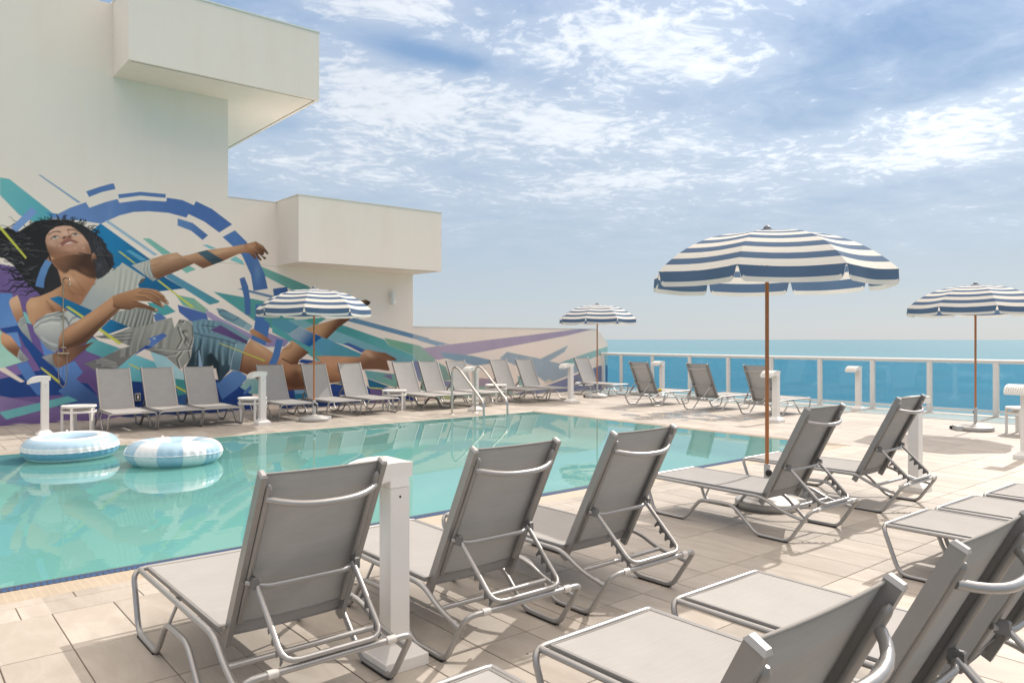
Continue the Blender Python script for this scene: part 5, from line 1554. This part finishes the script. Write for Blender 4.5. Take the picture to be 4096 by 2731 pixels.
    poly(B_((620, 1072), (780, 1020), (792, 1120), (842, 1232), (780, 1200)), (156, 156, 156), (126, 126, 130), B_((700, 1060), (800, 1200)))
    farm = [(233, 1396), (237, 1349), (247, 1328), (270, 1309), (333, 1268), (376, 1240), (450, 1185), (468, 1178), (500, 1170), (482, 1236), (443, 1274), (397, 1318), (346, 1370), (310, 1384), (268, 1394)]
    poly(farm, (200, 146, 110), (98, 64, 46), [(340, 1272), (376, 1330)])
    stroke([(250, 1390), (330, 1360), (400, 1295), (470, 1232)], 5, 7, (66, 42, 32), 0.6, 7, farm, True)
    blob((330, 1290), 40, 8, -38, (214, 164, 126), 0.5, farm)
    hand = D_((590, 335), (650, 305), (830, 250), (1000, 200), (1150, 210), (1290, 236), (1400, 320), (1440, 380), (1478, 440), (1462, 466), (1420, 456), (1330, 405), (1405, 488), (1385, 512), (1330, 494), (1180, 412), (1080, 412), (980, 412),
                (1100, 456), (1240, 516), (1306, 548), (1300, 574), (1240, 572), (1100, 522), (960, 512), (850, 547), (700, 537), (600, 500))
    poly(hand, (186, 132, 96), (120, 78, 54), D_((900, 230), (950, 540)))
    for pts in (((1000, 270), (1180, 290), (1290, 350), (1420, 450)), ((960, 330), (1100, 350), (1200, 400), (1360, 490)), ((930, 410), (1080, 440), (1230, 530)), ((1050, 240), (1200, 250), (1330, 320), (1430, 380))):
        stroke(D_(*pts), 3.5, 4, (70, 44, 32), 0.7, 3, hand, True)
        stroke(D_(*[(a - 6, b - 20) for a, b in pts]), 5, 4, (204, 152, 116), 0.5, 5, hand, True)
    for x, y in ((1448, 430), (1375, 478), (1275, 545), (1425, 372)): blob(D_((x, y))[0], 6, 3.5, 35, (226, 184, 156), 0.95)
    stroke(D_((600, 480), (700, 520), (860, 540)), 8, 4, (76, 48, 36), 0.6, 7, hand, True)
    # bars that cross the figure
    poly(D_((1145, 1000), (1370, 912), (1452, 945), (1200, 1132), (1150, 1125), (1190, 1030)), (86, 122, 190), (74, 108, 176), D_((1200, 1100), (1400, 930)))
    blob(D_((1245, 995))[0], 5, 3, 0, (214, 224, 236), 0.9)
    poly(D_((935, 1242), (1120, 1098), (1216, 1135), (1090, 1162), (952, 1246)), (30, 72, 154))
    poly(Q_((62, 372), (180, 252), (212, 285), (95, 397)), (122, 152, 208))
    poly(A_((720, 775), (815, 822), (760, 920), (700, 1080), (685, 1225), (552, 1190), (580, 1080), (640, 910)), (98, 138, 190), (84, 124, 180), A_((760, 800), (620, 1200)))
    for q in (A_((-30, 235), (0, 258), (20, 263), (418, 742), (405, 768), (0, 300)), D_((380, 842), (404, 838), (748, 1075), (680, 1086), (372, 866)), C_((285, 492), (322, 495), (562, 682), (533, 682)), C_((893, 946), (922, 940), (1480, 1365), (1435, 1372)),
              F_((688, 676), (706, 671), (1417, 945), (1400, 960)), H_((683, 285), (706, 290), (1006, 520), (998, 566), (690, 312)), D_((843, 1384), (870, 1390), (1012, 1460), (1012, 1484), (855, 1406)), F_((10, 1345), (30, 1345), (215, 1445), (220, 1475), (20, 1375))):
        poly(q, YEL)
    # bare and chipped foot of the wall
    for k in range(46):
        x = rs.uniform(0, 2350)
        vb = 1357 + 1.65 * CAM_F / (WALL_Y / (math.sin(VIEW) - (x - CAM_CX) / CAM_F * math.cos(VIEW)))
        blob((x, vb - rs.uniform(0, 3)), rs.uniform(8, 34), rs.uniform(1.5, 5), 0, (206, 196, 190), 0.8)

def skin_mesh(name, parent, P):
    nz, nx = P.Z.shape
    co = np.empty((nz, nx, 3), np.float32)
    co[..., 0] = P.X - parent.location.x; co[..., 1] = 0.0; co[..., 2] = P.Z
    idx = np.arange(nz * nx).reshape(nz, nx)
    quads = np.stack([idx[:-1, :-1], idx[:-1, 1:], idx[1:, 1:], idx[1:, :-1]], -1).reshape(-1, 4)
    me = bpy.data.meshes.new(name)
    me.vertices.add(nz * nx); me.vertices.foreach_set('co', co.ravel())
    me.loops.add(quads.size); me.loops.foreach_set('vertex_index', quads.ravel().astype(np.int32))
    me.polygons.add(len(quads)); me.polygons.foreach_set('loop_start', np.arange(0, quads.size, 4, dtype=np.int32))
    me.update(calc_edges=True)
    ca = me.attributes.new('paint', 'FLOAT_COLOR', 'POINT')
    rgba = np.ones((nz * nx, 4), np.float32); rgba[:, :3] = P.col.reshape(-1, 3)
    ca.data.foreach_set('color', rgba.ravel())
    ma = me.attributes.new('mask', 'FLOAT', 'POINT')
    ma.data.foreach_set('value', P.a.astype(np.float32).ravel())
    me.materials.append(M['stucco'])
    o = bpy.data.objects.new(name, me)
    COL.objects.link(o); o.parent = parent
    return o
pm = Paint(np.linspace(0.6, 11.02, 800), np.linspace(0, 1, 385), lambda x: 4.868)
paint_mural(pm)
skin_mesh('mural', bld, pm)
def low_top(x):
    return LW_TOP - 0.001 if x < 18.12 else LW_TOP - 0.001 - (x - 18.12) / (LW_END - 18.12) * (LW_TOP - 1.53)
pl_ = Paint(np.linspace(11.02, LW_END, 300), np.linspace(0, 1, 100), low_top)
paint_mural(pl_)
pl_.col += (np.array((0.82, 0.74, 0.67)) - pl_.col) * 0.26       # painted haze: this farther stretch is paled towards cream
skin_mesh('mural', low, pl_)
